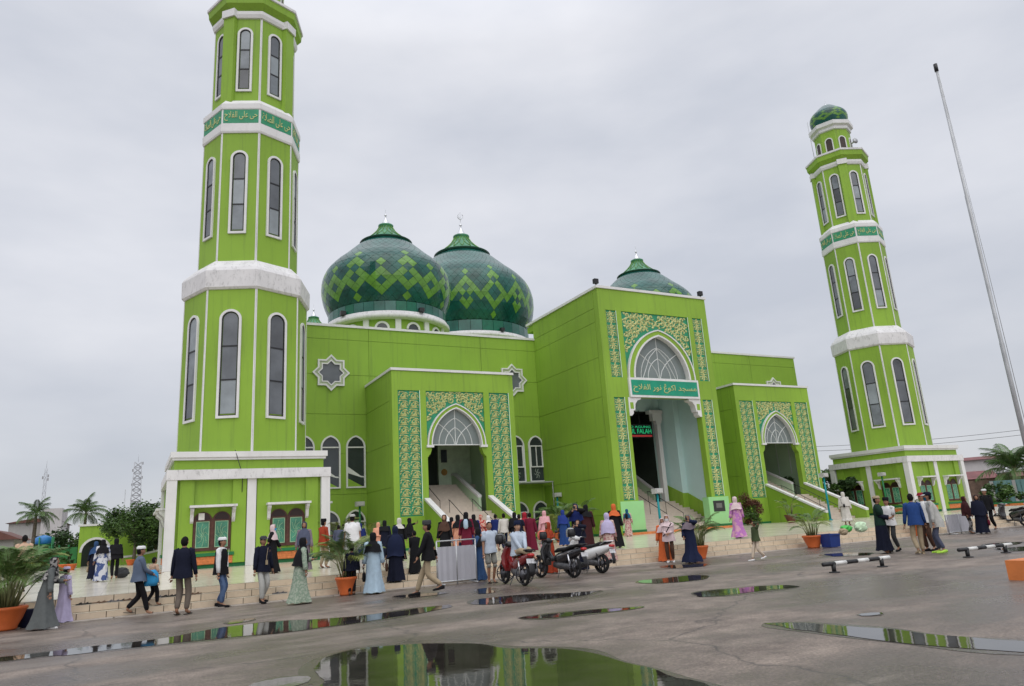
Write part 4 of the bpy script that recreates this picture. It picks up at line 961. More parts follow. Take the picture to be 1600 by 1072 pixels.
# ---------------------------------------------------------------- motorcycles
TYRE = mat('tyre_rubber', (.012, .012, .013), .75, .2, 20.)
CHROME = mat('chrome', (.6, .6, .62), .18, .05, 5., metal=1)
ENG = mat('engine_grey', (.10, .10, .105), .45, .3, 12., metal=.5)
PLAST = mat('black_plastic', (.014, .014, .016), .42, .15, 9., spec=.45)
SEATM = mat('seat_vinyl', (.012, .012, .013), .6, .15, 12.)
LAMPR = mat('tail_lamp_red', (.45, .012, .012), .2, .1, 5., spec=.6)
LENS = mat('lamp_lens', (.55, .56, .58), .08, .05, 5., spec=.7)
PLATE = mat('number_plate', (.55, .56, .58), .4, .25, 18.)
def loft(q, secs, n=12, mi=0, e=.75):     # sections (x, y, z, half width, half height) along a path in the XZ plane
    P = []
    for i, (x, y, z, w, h) in enumerate(secs):
        a, b = secs[max(i-1, 0)], secs[min(i+1, len(secs)-1)]; d = Vector((b[0]-a[0], 0, b[2]-a[2])).normalized(); nn = Vector((-d.z, 0, d.x))
        for k in range(n):
            t = 2*pi*k/n; cc, ss = cos(t), sin(t); sg = lambda v: (abs(v)**e)*(1 if v >= 0 else -1)
            P.append(Vector((x, y, z))+Vector((0, 1, 0))*w*sg(cc)+nn*h*sg(ss))
    F = [(j*n+i, j*n+(i+1) % n, (j+1)*n+(i+1) % n, (j+1)*n+i) for j in range(len(secs)-1) for i in range(n)]
    F += [tuple(reversed(range(n))), tuple((len(secs)-1)*n+i for i in range(n))]
    return q.add(P, F, mi, True)
def wheel_meshes(r, w):
    ty = MB(); prof = []
    for k in range(11):
        a = -pi*.62+pi*1.24*k/10; prof.append((r-w*.95+w*.95*cos(a), w*sin(a)))
    P = [(rr_*cos(2*pi*i/28), z, rr_*sin(2*pi*i/28)) for rr_, z in prof for i in range(28)]
    F = [(j*28+i, j*28+(i+1) % 28, (j+1)*28+(i+1) % 28, (j+1)*28+i) for j in range(10) for i in range(28)]
    ty.add(P, F, 0, True)
    ri = MB(); R0, R1 = r-w*1.5, r-w*1.05
    P = [(a*cos(2*pi*i/28), z, a*sin(2*pi*i/28)) for a, z in ((R1, -w*.6), (R0, -w*.35), (R0, w*.35), (R1, w*.6)) for i in range(28)]
    ri.add(P, [(j*28+i, j*28+(i+1) % 28, (j+1)*28+(i+1) % 28, (j+1)*28+i) for j in range(3) for i in range(28)], 0, True)
    for k in range(5):
        a = 2*pi*k/5
        for s in (-.13, .13): ri.tube([(.03*cos(a), .0, .03*sin(a)), (R0*1.02*cos(a+s), 0, R0*1.02*sin(a+s))], .014, 5)
    ri.tube([(0, -.06, 0), (0, .06, 0)], .05, 12); ri.tube([(0, .025, 0), (0, .035, 0)], R0*.62, 18)
    return ty.mesh('tyre', TYRE), ri.mesh('rim', mat('alloy_dark', (.09, .09, .10), .35, .1, metal=.7))
def bike(rear, head, label, paint, style, group='motorcycles parked before the terrace', lean=.06):
    R = thing('motorcycle', (rear[0], rear[1], 0), label, 'motorcycle', group)
    wb = 1.27; r = .275 if style == 'scooter' else .285; wd = .052 if style == 'scooter' else .042
    MT = Matrix.Translation((rear[0], rear[1], 0)) @ Matrix.Rotation(head, 4, 'Z') @ Matrix.Rotation(lean, 4, 'X')
    def put(q, name, m_, parent=None):
        q.v = [tuple(MT @ Vector(v)) for v in q.v]; return q.build(name, m_, parent or R)
    ty, ri = wheel_meshes(r, wd)
    for x in (0, wb):
        o = inst('wheel', ty, R, MT @ Matrix.Translation((x, 0, r))); inst('rim', ri, o, MT @ Matrix.Translation((x, 0, r)))
    sc_ = style == 'scooter'
    put(loft(MB(), [(wb+.30, 0, .30, .03, .012), (wb+.26, 0, .46, .07, .02), (wb+.08, 0, .60, .085, .03), (wb-.14, 0, .58, .08, .03), (wb-.27, 0, .46, .06, .02)]), 'front_fender', paint if sc_ or style == 'red' else PLAST)
    fk = MB()
    for s in (-1, 1): fk.tube([(wb, s*.075, r), (wb-.12, s*.075, .68), (wb-.20, s*.04, .92)], .022, 7)
    put(fk, 'fork', ENG)
    # leg shield and steering column
    put(loft(MB(), [(wb-.30, 0, .34, .13, .03), (wb-.24, 0, .52, .20, .045), (wb-.20, 0, .72, .21, .06), (wb-.26, 0, .90, .15, .07), (wb-.32, 0, 1.0, .09, .05)]), 'leg_shield', paint)
    hb = MB().tube([(wb-.42, .34, 1.02), (wb-.33, .24, 1.05), (wb-.27, .1, 1.02), (wb-.27, -.1, 1.02), (wb-.33, -.24, 1.05), (wb-.42, -.34, 1.02)], .014, 7)
    hb = put(hb, 'handlebar', CHROME)
    gp = MB()
    for s in (-1, 1): gp.tube([(wb-.43, s*.35, 1.018), (wb-.36, s*.26, 1.045)], .02, 7)
    put(gp, 'grips', PLAST, hb)
    for s in (-1, 1):
        mm = MB().tube([(wb-.34, s*.24, 1.05), (wb-.33, s*.27, 1.17), (wb-.35, s*.30, 1.24)], .007, 5)
        loft(mm, [(wb-.33, s*.31, 1.26, .035, .02), (wb-.35, s*.31, 1.265, .065, .042), (wb-.362, s*.31, 1.265, .06, .04)]); put(mm, 'mirror', PLAST, hb)
    put(loft(MB(), [(wb-.40, 0, .99, .10, .05), (wb-.28, 0, 1.02, .13, .075), (wb-.14, 0, .98, .09, .07), (wb-.09, 0, .96, .05, .04)]), 'headlamp_cowl', paint if sc_ else PLAST)
    put(loft(MB(), [(wb-.12, 0, .96, .085, .06), (wb-.085, 0, .95, .07, .05), (wb-.07, 0, .945, .03, .025)]), 'headlight', LENS)
    if sc_: put(loft(MB(), [(wb-.30, 0, .33, .14, .03), (.75, 0, .27, .15, .035), (.52, 0, .29, .14, .04)]), 'floorboard', PLAST)
    else: put(loft(MB(), [(wb-.32, 0, .66, .07, .09), (.78, 0, .50, .065, .07), (.52, 0, .55, .08, .09)]), 'frame_cover', paint)
    # rear body, seat, tail
    bw = .165 if sc_ else .135
    put(loft(MB(), [(.62, 0, .46, bw*.7, .15), (.45, 0, .52, bw, .17), (.15, 0, .60, bw*1.03, .15), (-.15, 0, .68, bw*.9, .11), (-.36, 0, .74, bw*.6, .065), (-.44, 0, .77, bw*.35, .03)]), 'rear_body', paint)
    put(loft(MB(), [(.66, 0, .70, .07, .03), (.5, 0, .75, .13, .055), (.2, 0, .77, .135, .055), (.0, 0, .83, .13, .05), (-.28, 0, .86, .11, .04), (-.36, 0, .86, .06, .02)]), 'seat', SEATM)
    gr = MB()
    for s in (-1, 1): gr.tube([(-.05, s*.12, .80), (-.25, s*.13, .88), (-.45, s*.08, .89)], .014, 6)
    gr.tube([(-.45, .08, .89), (-.47, 0, .89), (-.45, -.08, .89)], .014, 6); put(gr, 'grab_rail', CHROME if sc_ else PLAST)
    put(loft(MB(), [(-.37, 0, .755, .10, .045), (-.43, 0, .76, .085, .04), (-.47, 0, .76, .05, .025)]), 'tail_lamp', LAMPR)
    put(loft(MB(), [(-.34, 0, .70, .075, .02), (-.42, 0, .56, .08, .015), (-.46, 0, .38, .075, .012), (-.45, 0, .27, .06, .01)]), 'rear_mudguard', PLAST)
    put(MB().add([(-.435, -.13, .56), (-.435, .13, .56), (-.405, .13, .67), (-.405, -.13, .67), (-.43, -.13, .56), (-.43, .13, .56), (-.40, .13, .67), (-.40, -.13, .67)], [(0, 3, 2, 1), (4, 5, 6, 7), (0, 1, 5, 4), (1, 2, 6, 5), (2, 3, 7, 6), (3, 0, 4, 7)]), 'number_plate', PLATE)
    en = loft(MB(), [(.70 if not sc_ else .50, 0, .36, .09, .08), (.45, 0, .33, .14, .11), (.2, .03, .30, .11, .09), (.0, .06, r, .06, .08)]); put(en, 'engine', ENG)
    ex = MB().tube([(.55, -.1, .25), (.3, -.14, .2), (.1, -.15, .24)], .02, 7); loft(ex, [(.12, -.16, .24, .03, .03), (.0, -.165, .27, .055, .055), (-.28, -.17, .36, .06, .06), (-.36, -.17, .385, .045, .045)]); put(ex, 'exhaust', CHROME if sc_ else ENG)
    sp = MB()
    for s in (-1, 1): sp.tube([(.0, s*.13, r), (.08, s*.13, .62)], .028, 7)
    put(sp, 'shock_absorber', CHROME if not sc_ else PLAST)
    put(MB().tube([(.42, .10, .26), (.36, .25, .02)], .012, 6), 'kickstand', ENG)
    if style == 'dark':
        st = MB()
        for s in (-1, 1): st.ribbon([(.5, .56), (.2, .62), (-.1, .70)], [.012, .02, .008], lambda a, b, d, s=s: (a, s*(.138+d), b+.02), .012)
        put(st, 'side_stripe', CHROME)
    return R
def heading(rear, xpx):                 # direction along which the front wheel falls on image column xpx
    best = None
    for k in range(360):
        a = radians(k); p = Vector((rear.x+1.27*cos(a), rear.y+1.27*sin(a), .0))-Vector((0, 0, EYE)); w = p.dot(FW); x = 800+FPX*p.dot(RI)/w
        sc_ = abs(x-xpx)+(0 if sin(a) > .0 else 500)
        if best is None or sc_ < best[0]: best = (sc_, a)
    return best[1]
PRED = mat('red_paint', (.22, .012, .014), .22, .08, 3., spec=.6, coat=.5)
PBLK = mat('black_paint', (.016, .016, .018), .22, .1, 3., spec=.6, coat=.5)
PWHT = mat('white_gloss', (.72, .72, .71), .22, .03, 3., spec=.6, coat=.5)
rR = gnd(820, 916); rD = gnd(897, 903); rWt = gnd(941, 896)
bR = bike(rR, heading(rR, 790), 'red motor scooter with a man sitting on its seat', PRED, 'red')
bD = bike(rD, heading(rD, 846), 'black motorcycle with silver side stripe and red helmet on its mirror', PBLK, 'dark')
bW = bike(rWt, heading(rWt, 889), 'glossy white motor scooter with red tail lamp', PWHT, 'scooter')
q4 = gnd(1603, 822); bike(q4, heading(q4, 1563), 'black scooter with yellow tail panel beside the man in white cap', PBLK, 'scooter')
q5 = gnd(1640, 816); bike(q5, heading(q5, 1604), 'black motorcycle parked behind the yellow panelled scooter', PBLK, 'dark')
def helmet(loc, rz, m_, label):
    q = MB(); prof = [(.0, .27), (.07, .262), (.115, .225), (.138, .16), (.14, .09), (.125, .01), (.11, 0)]
    R = thing('helmet', loc, label, 'helmet', None, rz)
    n = 24; P = [(r_*cos(2*pi*i/n)*1.12, r_*sin(2*pi*i/n), z) for r_, z in prof for i in range(n)]
    F = [(j*n+i, j*n+(i+1) % n, (j+1)*n+(i+1) % n, (j+1)*n+i) for j in range(len(prof)-1) for i in range(n) if not (2 <= j <= 4 and (i < 4 or i > n-5))]
    q.add(P, F, 0, True); R2 = Matrix.Translation(loc) @ Matrix.Rotation(rz, 4, 'Z'); q.v = [tuple(R2 @ Vector(v)) for v in q.v]; q.build('shell', m_, R, fix=False)
    l = MB(); P = [(r_*.9*cos(2*pi*i/n)*1.12, r_*.9*sin(2*pi*i/n), z*.96) for r_, z in prof for i in range(n)]; l.add(P, [(j*n+i, j*n+(i+1) % n, (j+1)*n+(i+1) % n, (j+1)*n+i) for j in range(len(prof)-1) for i in range(n)], 0, True)
    l.v = [tuple(R2 @ Vector(v)) for v in l.v]; l.build('lining', PLAST, R)
def on_bike(rear, head, x, y, z):
    return Matrix.Translation((rear[0], rear[1], 0)) @ Matrix.Rotation(head, 4, 'Z') @ Matrix.Rotation(.06, 4, 'X') @ Vector((x, y, z))
hD = heading(rD, 846); hp = on_bike(rD, hD, .85, .33, 1.03); helmet(hp, hD+3.6, mat('coral_gloss', (.55, .10, .06), .2, coat=.5), 'coral red open helmet hung on the black motorcycle')
hR = heading(rR, 790); hp = on_bike(rR, hR, .86, .30, 1.03); helmet(hp, hR+3.5, PBLK, 'black open helmet hung on the red scooter')
hW = heading(rWt, 889); hp = on_bike(rWt, hW, .86, .32, 1.04); helmet(hp, hW+3.5, mat('grey_gloss', (.25, .26, .26), .25, coat=.4), 'grey helmet hung on the white scooter handlebar')
# ---------------------------------------------------------------- people
SKIN = mat('skin_brown', (.30, .155, .095), .5, .06, 20., spec=.35)
SKINL = mat('skin_light', (.42, .24, .16), .5, .06, 20., spec=.35)
LIPS = mat('lips', (.22, .07, .055), .5)
EYEM = mat('eye_dark', (.012, .010, .009), .25)
HAIRM = mat('black_hair', (.007, .006, .006), .75, .2, 30., .4, 90., .15)
SOLE = mat('sole_dark', (.02, .018, .016), .6)
F = {k: fabric('cloth_'+k, *v) for k, v in {
    'black': ((.010, .010, .012),), 'navy': ((.012, .017, .045),), 'dnavy': ((.009, .011, .024),), 'grey': ((.115, .125, .125),), 'dgrey': ((.05, .052, .055),),
    'white': ((.66, .66, .66),), 'offwhite': ((.52, .50, .46),), 'lilac': ((.47, .42, .60),), 'pinkwhite': ((.60, .47, .48),), 'bluegrey': ((.10, .13, .19),),
    'taupe': ((.14, .115, .095),), 'khaki': ((.34, .27, .18),), 'jeans': ((.055, .095, .19), (.09, .14, .25), 5.), 'ltgrey': ((.40, .40, .38),),
    'greenprint': ((.22, .29, .22), (.35, .40, .32), 22.), 'ltblue': ((.36, .47, .56),), 'denim': ((.028, .065, .15),), 'greybeige': ((.20, .20, .18),), 'paleblue': ((.42, .48, .56),),
    'rust': ((.30, .045, .02),), 'brown': ((.075, .04, .028),), 'royal': ((.012, .022, .11),), 'mauve': ((.20, .16, .185),), 'olive': ((.055, .075, .035),), 'cream': ((.55, .46, .36),),
    'dgreen': ((.012, .035, .025),), 'blue': ((.018, .05, .17),), 'maroon': ((.13, .012, .03),), 'dmaroon': ((.045, .014, .016),), 'zebra': ((.30, .28, .27), (.03, .03, .03), 9.),
    'peach': ((.62, .30, .20),), 'red': ((.33, .02, .035),), 'redprint': ((.40, .06, .05), (.55, .35, .28), 12.), 'pink': ((.62, .33, .36),), 'floral': ((.55, .42, .36), (.40, .17, .18), 12.),
    'magenta': ((.42, .17, .42), (.55, .30, .40), 6.), 'whiteblue': ((.55, .56, .60), (.06, .09, .22), 7.), 'greyprint': ((.02, .02, .022), (.28, .27, .26), 16.), 'tan': ((.50, .34, .24),), 'sky': ((.04, .28, .55),),
    'bluebright': ((.02, .04, .20),), 'teal': ((.012, .09, .17),), 'orange': ((.58, .13, .04),), 'slate': ((.075, .085, .13),), 'redcap': ((.22, .02, .03),), 'neon': ((.45, .75, .10),), 'stripe': ((.22, .23, .24), (.45, .46, .46), 30.)}.items()}
def ik(a, b, l1, l2, bend):
    d = b-a; L = min(d.length, (l1+l2)*.999); d = d.normalized()
    k = (l1*l1-l2*l2+L*L)/(2*L); h = math.sqrt(max(0, l1*l1-k*k)); n = (bend-d*bend.dot(d)).normalized(); return a+d*k+n*h
PEND = []
def skin_obj(V, E, Rr, sub=1):
    me = bpy.data.meshes.new('sk'); me.from_pydata(V, E, []); o = bpy.data.objects.new('sk', me); C.objects.link(o)
    m_ = o.modifiers.new('s', 'SKIN'); m_.use_smooth_shade = True
    for i, r_ in enumerate(Rr): d = me.skin_vertices[0].data[i]; d.radius = (r_, r_); d.use_root = (i == 0)
    s = o.modifiers.new('b', 'SUBSURF'); s.levels = s.render_levels = sub; return o
def add_mesh(q, me, mi=0, squash=None):
    q.add([squash(v.co) if squash else tuple(v.co) for v in me.vertices], [tuple(p.vertices) for p in me.polygons], mi, True)
ARMS = {'down': ((.27, .06, .84), (.27, .04, .84)), 'walk': ((.24, .22, .90), (.24, -.16, .88)), 'fold': ((.06, .24, 1.06), (.05, .26, 1.04)), 'phone': ((.10, .34, 1.50), (.06, .33, 1.46)),
        'onephone': ((.12, .36, 1.50), (.20, .14, .95)), 'hip': ((.27, .0, .98), (.25, .10, .84)), 'hold': ((.10, .28, 1.12), (.28, .05, .86)), 'reach': ((.30, .34, 1.45), (.24, .04, .84)),
        'head': ((.15, .14, 1.62), (.25, .05, .85)), 'pocket': ((.275, .05, .86), (.275, .05, .86)), 'carry': ((.12, .30, 1.05), (.10, .30, 1.0)), 'lap': ((.05, .36, .98), (.05, .34, .96))}
def person(loc, face, h, spec, label, cat=None):
    """spec: kind, top, bottom, head, arms, stride, extras"""
    kind, top, bot, head, arms, stride = spec[:6]; ex = spec[6] if len(spec) > 6 else {}
    s = h/1.70; lean = ex.get('lean', 0.); sit = ex.get('sit', False)
    J = {}
    zp = .93 if not sit else .93
    J['pel'] = Vector((0, 0, zp)); J['spi'] = Vector((0, lean*.12, zp+.16)); J['che'] = Vector((0, lean*.32, zp+.35)); J['nek'] = Vector((0, lean*.48, zp+.535)); J['hea'] = Vector((0, lean*.5+.015, zp+.66))
    tw = ex.get('turn', 0.)
    for i, sd in enumerate((-1, 1)):
        J['sh', sd] = Vector((sd*.175, lean*.44, zp+.47)); J['hip', sd] = Vector((sd*.09, 0, zp-.03))
        if sit:
            fx = ex.get('feet', ((.12, .45, .35), (.10, .50, .30)))[i]; J['ank', sd] = Vector((sd*fx[0], fx[1], fx[2]))
        else:
            st = stride*sd*(1 if kind in ('m', 's') else .45); J['ank', sd] = Vector((sd*.085, st*.5, .075+max(0, -st)*.22))
        J['kne', sd] = ik(J['hip', sd], J['ank', sd], .43, .415, Vector((sd*.1, 1, .25 if sit else 0)))
        up = .0 if sit or stride*sd >= 0 else -.06
        J['toe', sd] = J['ank', sd]+Vector((sd*.02, .135, -.045+up*.6)); J['hee', sd] = J['ank', sd]+Vector((0, -.045, -.045))
        a = ARMS[arms][i if not ex.get('flip') else 1-i]; J['wri', sd] = Vector((sd*a[0], a[1]+lean*.35, a[2]+(zp-.93)))
        J['elb', sd] = ik(J['sh', sd], J['wri', sd], .285, .255, Vector((sd*.5, -1, -.3)))
        d = (J['wri', sd]-J['elb', sd]).normalized(); J['pal', sd] = J['wri', sd]+d*.075; J['hd', sd] = d
    rec = dict(loc=Vector(loc), face=face, s=s, J=J, spec=spec, label=label, cat=cat or 'person', ex=ex)
    # body
    V, E, Rr = [], [], []
    def v(p, r_): V.append(tuple(p)); Rr.append(r_); return len(V)-1
    p0 = v(J['pel'], .125); p1 = v(J['spi'], .115); p2 = v(J['che'], .125); p3 = v(J['nek'], .055); p4 = v(J['nek'].lerp(J['hea'], .55), .05); p5 = v(J['hea']+Vector((0, .0, .03)), .072)
    E += [(p0, p1), (p1, p2), (p2, p3), (p3, p4), (p4, p5)]
    for sd in (-1, 1):
        a = v(J['sh', sd], .058); b = v(J['elb', sd], .040); c = v(J['wri', sd], .027); d = v(J['pal', sd], .032); E += [(p2, a), (a, b), (b, c), (c, d)]
        a = v(J['hip', sd], .085); b = v(J['kne', sd], .057); c = v(J['ank', sd], .038); d = v(J['toe', sd], .032); E += [(p0, a), (a, b), (b, c), (c, d)]
    rec['body'] = skin_obj(V, E, Rr)
    if kind in ('m', 's'):
        V, E, Rr = [], [], []
        p0 = v(J['pel']+Vector((0, 0, .0)), .10)
        for sd in (-1, 1):
            a = v(J['hip', sd], .088); b = v(J['kne', sd], .080)
            if kind == 's': b = v(J['hip', sd].lerp(J['kne', sd], 1.0)+Vector((0, 0, .02)), .10); E += [(p0, a), (a, b)]
            else: c = v(J['ank', sd]+Vector((0, 0, .02)), ex.get('cuff', .062)); E += [(p0, a), (a, b), (b, c)]
        rec['trousers'] = skin_obj(V, E, Rr)
    PEND.append(rec); return rec
def head_mesh(q, Hc, mi_skin=0):
    n, m_ = 16, 12; base = []
    for j in range(m_+1):
        ph = pi*j/m_; z = cos(ph)
        for i in range(n):
            t = 2*pi*i/n; x, y = sin(ph)*sin(t), sin(ph)*cos(t); fr = max(0, y)**3
            jaw = 1-.28*max(0, -z)**1.3; X, Y, Z = x*.074*jaw, y*.093*(1-.10*max(0, -z)), z*.118
            if fr > .1:
                if -.35 < z < .12: Y += .020*fr*max(0, 1-abs(x)*6)*(1-abs(z+.15)*2)
                if .02 < z < .3 and .2 < abs(x) < .55: Y -= .008
                if z < -.75: Y += .010
            base.append((Hc.x+X, Hc.y+Y, Hc.z+Z))
    q.add(base, [(j*n+i, j*n+(i+1) % n, (j+1)*n+(i+1) % n, (j+1)*n+i) for j in range(m_) for i in range(n)], mi_skin, True)
    for s in (-1, 1):
        e = Hc+Vector((s*.030, .0785, .018)); q.add([e+Vector((-.014, 0, 0)), e+Vector((0, .004, -.007)), e+Vector((.014, 0, 0)), e+Vector((0, .003, .008))], [(0, 1, 2, 3)], 2)
        b = Hc+Vector((s*.030, .082, .040)); q.add([b+Vector((-.018, -.002, -.003)), b+Vector((.018, -.002, -.003)), b+Vector((.016, -.004, .005)), b+Vector((-.016, -.004, .005))], [(0, 1, 2, 3)], 2)
        q.tube([Hc+Vector((s*.070, -.008, -.028)), Hc+Vector((s*.083, -.014, .0)), Hc+Vector((s*.072, -.012, .028))], [.008, .014, .010], 6, mi_skin)
    l = Hc+Vector((0, .084, -.058)); q.add([l+Vector((-.022, -.006, 0)), l+Vector((0, .004, -.009)), l+Vector((.022, -.006, 0)), l+Vector((0, .004, .007))], [(0, 1, 2, 3)], 1)
def finish(rec, meshes):
    J, s, spec, ex = rec['J'], rec['s'], rec['spec'], rec['ex']; kind, top, bot, head = spec[:4]
    sk = SKINL if ex.get('light') else SKIN
    M = Matrix.Translation(rec['loc']) @ Matrix.Rotation(rec['face'], 4, 'Z') @ Matrix.Scale(s, 4)
    lo, hi = J['pel'].z-.34, J['nek'].z-.03
    def sq(k=.74):
        def f(co):
            x, y, z = co; yc = (z-J['pel'].z)/.535*(J['nek'].y) if z > J['pel'].z else 0
            if lo < z < hi and abs(x) < .155 and abs(y-yc) < .19:
                w = min(1, (z-lo)/.06, (hi-z)/.05, (.155-abs(x))/.02 if abs(x) > .135 else 1); y = yc+(y-yc)*(1-(1-k)*w); x = x*(1+.05*w)
            return (x, y, z)
        return f
    def put(q, name, mats, parent=None, cat=False):
        q.v = [tuple(M @ Vector(v_)) for v_ in q.v]; me = q.mesh(name, mats); o = bpy.data.objects.new(name, me); C.objects.link(o)
        if parent: o.parent = parent; o.matrix_parent_inverse = parent.matrix_world.inverted()
        return o
    q = MB(); add_mesh(q, meshes['body'], 0, sq()); Hc = J['hea']; head_mesh(q, Hc)
    for sd in (-1, 1):                          # fingers
        p, d = J['pal', sd], J['hd', sd]; side = d.cross(Vector((0, 0, 1)));
        side = side.normalized() if side.length > .2 else Vector((0, 1, 0)); inw = side.cross(d).normalized()*(-sd)
        for k, (o_, L) in enumerate(((-.024, .066), (-.008, .076), (.008, .072), (.023, .056))):
            b = p+side*o_+d*.015; m1 = b+d*L*.5+inw*.006; q.tube([b, m1, m1+d*L*.42+inw*.024], [.0085, .008, .006], 5)
        b = p-side*.022-d*.03; q.tube([b, b-side*.03+d*.03, b-side*.036+d*.06+inw*.012], [.011, .0095, .007], 5)
    body = MB(); body = q; q.v = [tuple(M @ Vector(v_)) for v_ in q.v]; me = q.mesh('person', [sk, LIPS, EYEM])
    B = bpy.data.objects.new('person', me); C.objects.link(B); tag(B, rec['label'], rec['cat'], ex.get('group'))
    def side_obj(q_, name, m_): return put(q_, name, m_, B)
    # garments
    rng = random.Random(int(abs(rec['loc'].x*97+rec['loc'].y*31)*10))
    if kind in ('m', 's'):
        lo_ = ex.get('loose', 0.); hz = .92+ex.get('hem', -.08); n = 24; ph = rng.uniform(0, 6); P = []
        R_ = [(1.475, .056, .052), (1.445, .105, .070), (1.41, .182, .094), (1.36, .198+lo_*.5, .115+lo_*.4), (1.25, .194+lo_, .132+lo_), (1.10, .178+lo_, .132+lo_), (.98, .196+lo_, .150+lo_), (.90, .216+lo_, .168+lo_), (hz, .222+lo_*1.2, .174+lo_*1.2)]
        R_ = [r_ for r_ in R_ if r_[0] > hz+.015]+[R_[-1]]
        for z, a, b in R_:
            k = max(0, min(1, (1.3-z)/.4))
            for i in range(n):
                th = 2*pi*i/n; f_ = 1+.025*k*sin(4*th+ph+z*6)+.018*k*sin(9*th+2*ph); P.append((a*f_*sin(th), b*f_*cos(th)+J['nek'].y*max(0, (z-.93)/.535), z+(.012*sin(3*th+ph) if z == hz else 0)))
        t = MB().add(P, [(j*n+i, j*n+(i+1) % n, (j+1)*n+(i+1) % n, (j+1)*n+i) for j in range(len(R_)-1) for i in range(n)], 0, True)
        for sd in (-1, 1):
            a, b, c = J['sh', sd], J['elb', sd], J['wri', sd]
            if ex.get('short'): t.tube([a+Vector((-sd*.05, 0, .01)), a, a.lerp(b, .4), a.lerp(b, .8)], [.066, .078, .072, .076], 10)
            else: t.tube([a+Vector((-sd*.05, 0, .01)), a, a.lerp(b, .5), b, b.lerp(c, .5), c.lerp(b, .03)], [.066, .076, .066, .058, .052, .044], 10)
        side_obj(t, ex.get('topname', 'shirt'), F[top])
        t = MB(); add_mesh(t, meshes['trousers'], 0, sq(.92)); side_obj(t, 'shorts' if kind == 's' else 'trousers', F[bot])
    else:
        st = spec[5]; ln = ex.get('lean', 0); wide = ex.get('wide', 1.0); hem = ex.get('hemz', .05)
        R_ = [(1.475, .060, .055), (1.44, .12, .075), (1.405, .195, .098), (1.30, .195, .128), (1.15, .178, .130), (1.02, .180, .135), (.88, .205, .155), (.65, .215, .165), (.40, .23, .185), (.20, .25*wide, .21*wide), (hem, .27*wide, .235*wide)]
        n = 40; P = []; ph = rng.uniform(0, 6)
        for z, a, b in R_:
            k = max(0, min(1, (1.0-z)/.95)); yo = ln*.5*max(0, (z-.93)/.53)
            for i in range(n):
                th = 2*pi*i/n; f_ = 1+.10*k*sin(5*th+ph)+.075*k*sin(9*th+2*ph)+.03*k*sin(16*th)+.02*sin(3*th+z*9)
                stp = abs(st)*.36*k*k; x, y = a*f_*sin(th), (b*f_+stp*.5)*cos(th)
                P.append((x, y+yo, z+(.012*sin(7*th+ph) if z == hem else 0)))
        t = MB().add(P, [(j*n+i, j*n+(i+1) % n, (j+1)*n+(i+1) % n, (j+1)*n+i) for j in range(len(R_)-1) for i in range(n)], 0, True)
        for sd in (-1, 1):
            a, b, c = J['sh', sd], J['elb', sd], J['wri', sd]; t.tube([a+Vector((-sd*.04, 0, .0)), a, a.lerp(b, .5), b, b.lerp(c, .55), c.lerp(b, .04)], [.07, .082, .074, .068, .066, .070], 10)
        side_obj(t, 'gown' if kind == 'w' else 'robe', F[top])
        if bot:                                  # skirt or second layer shown below a long upper garment
            t = MB(); P = []
            R2 = [(.9, .215, .165), (.65, .225, .175), (.40, .24, .195), (.20, .26*wide, .22*wide), (hem, .28*wide, .24*wide)]
            for z, a, b in R2:
                k = max(0, min(1, (1.0-z)/.95))
                for i in range(n):
                    th = 2*pi*i/n; f_ = 1+.10*k*sin(5*th+ph)+.075*k*sin(9*th+2*ph)+.03*k*sin(16*th); stp = abs(st)*.36*k*k; P.append((a*f_*sin(th), (b*f_+stp*.5)*cos(th), z))
            side_obj(t.add(P, [(j*n+i, j*n+(i+1) % n, (j+1)*n+(i+1) % n, (j+1)*n+i) for j in range(len(R2)-1) for i in range(n)], 0, True), 'skirt', F[bot])
    if ex.get('over'):
        t = MB(); P = []; n = 20
        for z, a, b in ((1.44, .12, .08), (1.41, .198, .102), (1.3, .205, .136), (1.1, .19, .14), (.84, .215, .165)):
            for i in range(n):
                th = 2*pi*i/n; P.append((a*sin(th), b*cos(th), z))
        t.add(P, [(j*n+i, j*n+(i+1) % n, (j+1)*n+(i+1) % n, (j+1)*n+i) for j in range(4) for i in range(n)], 0, True)
        for sd in (-1, 1): a, b = J['sh', sd], J['elb', sd]; t.tube([a+Vector((-sd*.05, 0, .01)), a, a.lerp(b, .9)], [.074, .088, .09], 10)
        side_obj(t, 'shirt', F[ex['over']])
    if ex.get('vest'):
        t = MB(); P = []; n = 20
        for z, a, b in ((1.43, .15, .10), (1.36, .215, .14), (1.2, .213, .155), (1.02, .215, .167), (.80, .240, .194)):
            for i in range(n):
                th = 2*pi*i/n; P.append((a*sin(th), b*cos(th)+ex.get('lean', 0)*.5*max(0, (z-.93)/.53), z))
        side_obj(t.add(P, [(j*n+i, j*n+(i+1) % n, (j+1)*n+(i+1) % n, (j+1)*n+i) for j in range(4) for i in range(n)], 0, True), 'vest', F[ex['vest']])
    # head wear
    hk = head[0]
    if hk == 'hijab':
        L = head[2] if len(head) > 2 else 1.2; n = 20; P = []
        R_ = [(.128, .004, .004), (.124, .045, .055), (.105, .074, .090), (.07, .090, .108), (.02, .097, .114), (-.04, .096, .110), (-.09, .088, .098), (-.125, .088, .090)]
        rings = [(Hc.z+z, a, b, Hc.y-.006) for z, a, b in R_]
        zc = Hc.z-.17; low = [(zc, .150, .115), (zc-.05, .212, .14), (zc-.14, .236, .168)]
        z = zc-.24
        while z > L: low.append((z, .245+(zc-z)*.05, .178+(zc-z)*.05)); z -= .12
        low.append((L, .25+(zc-L)*.06, .185+(zc-L)*.06)); low = [r_ for r_ in low if r_[0] >= L]
        rings += [(z_, a, b, J['nek'].y*max(0, (z_-.93)/.53)) for z_, a, b in low]
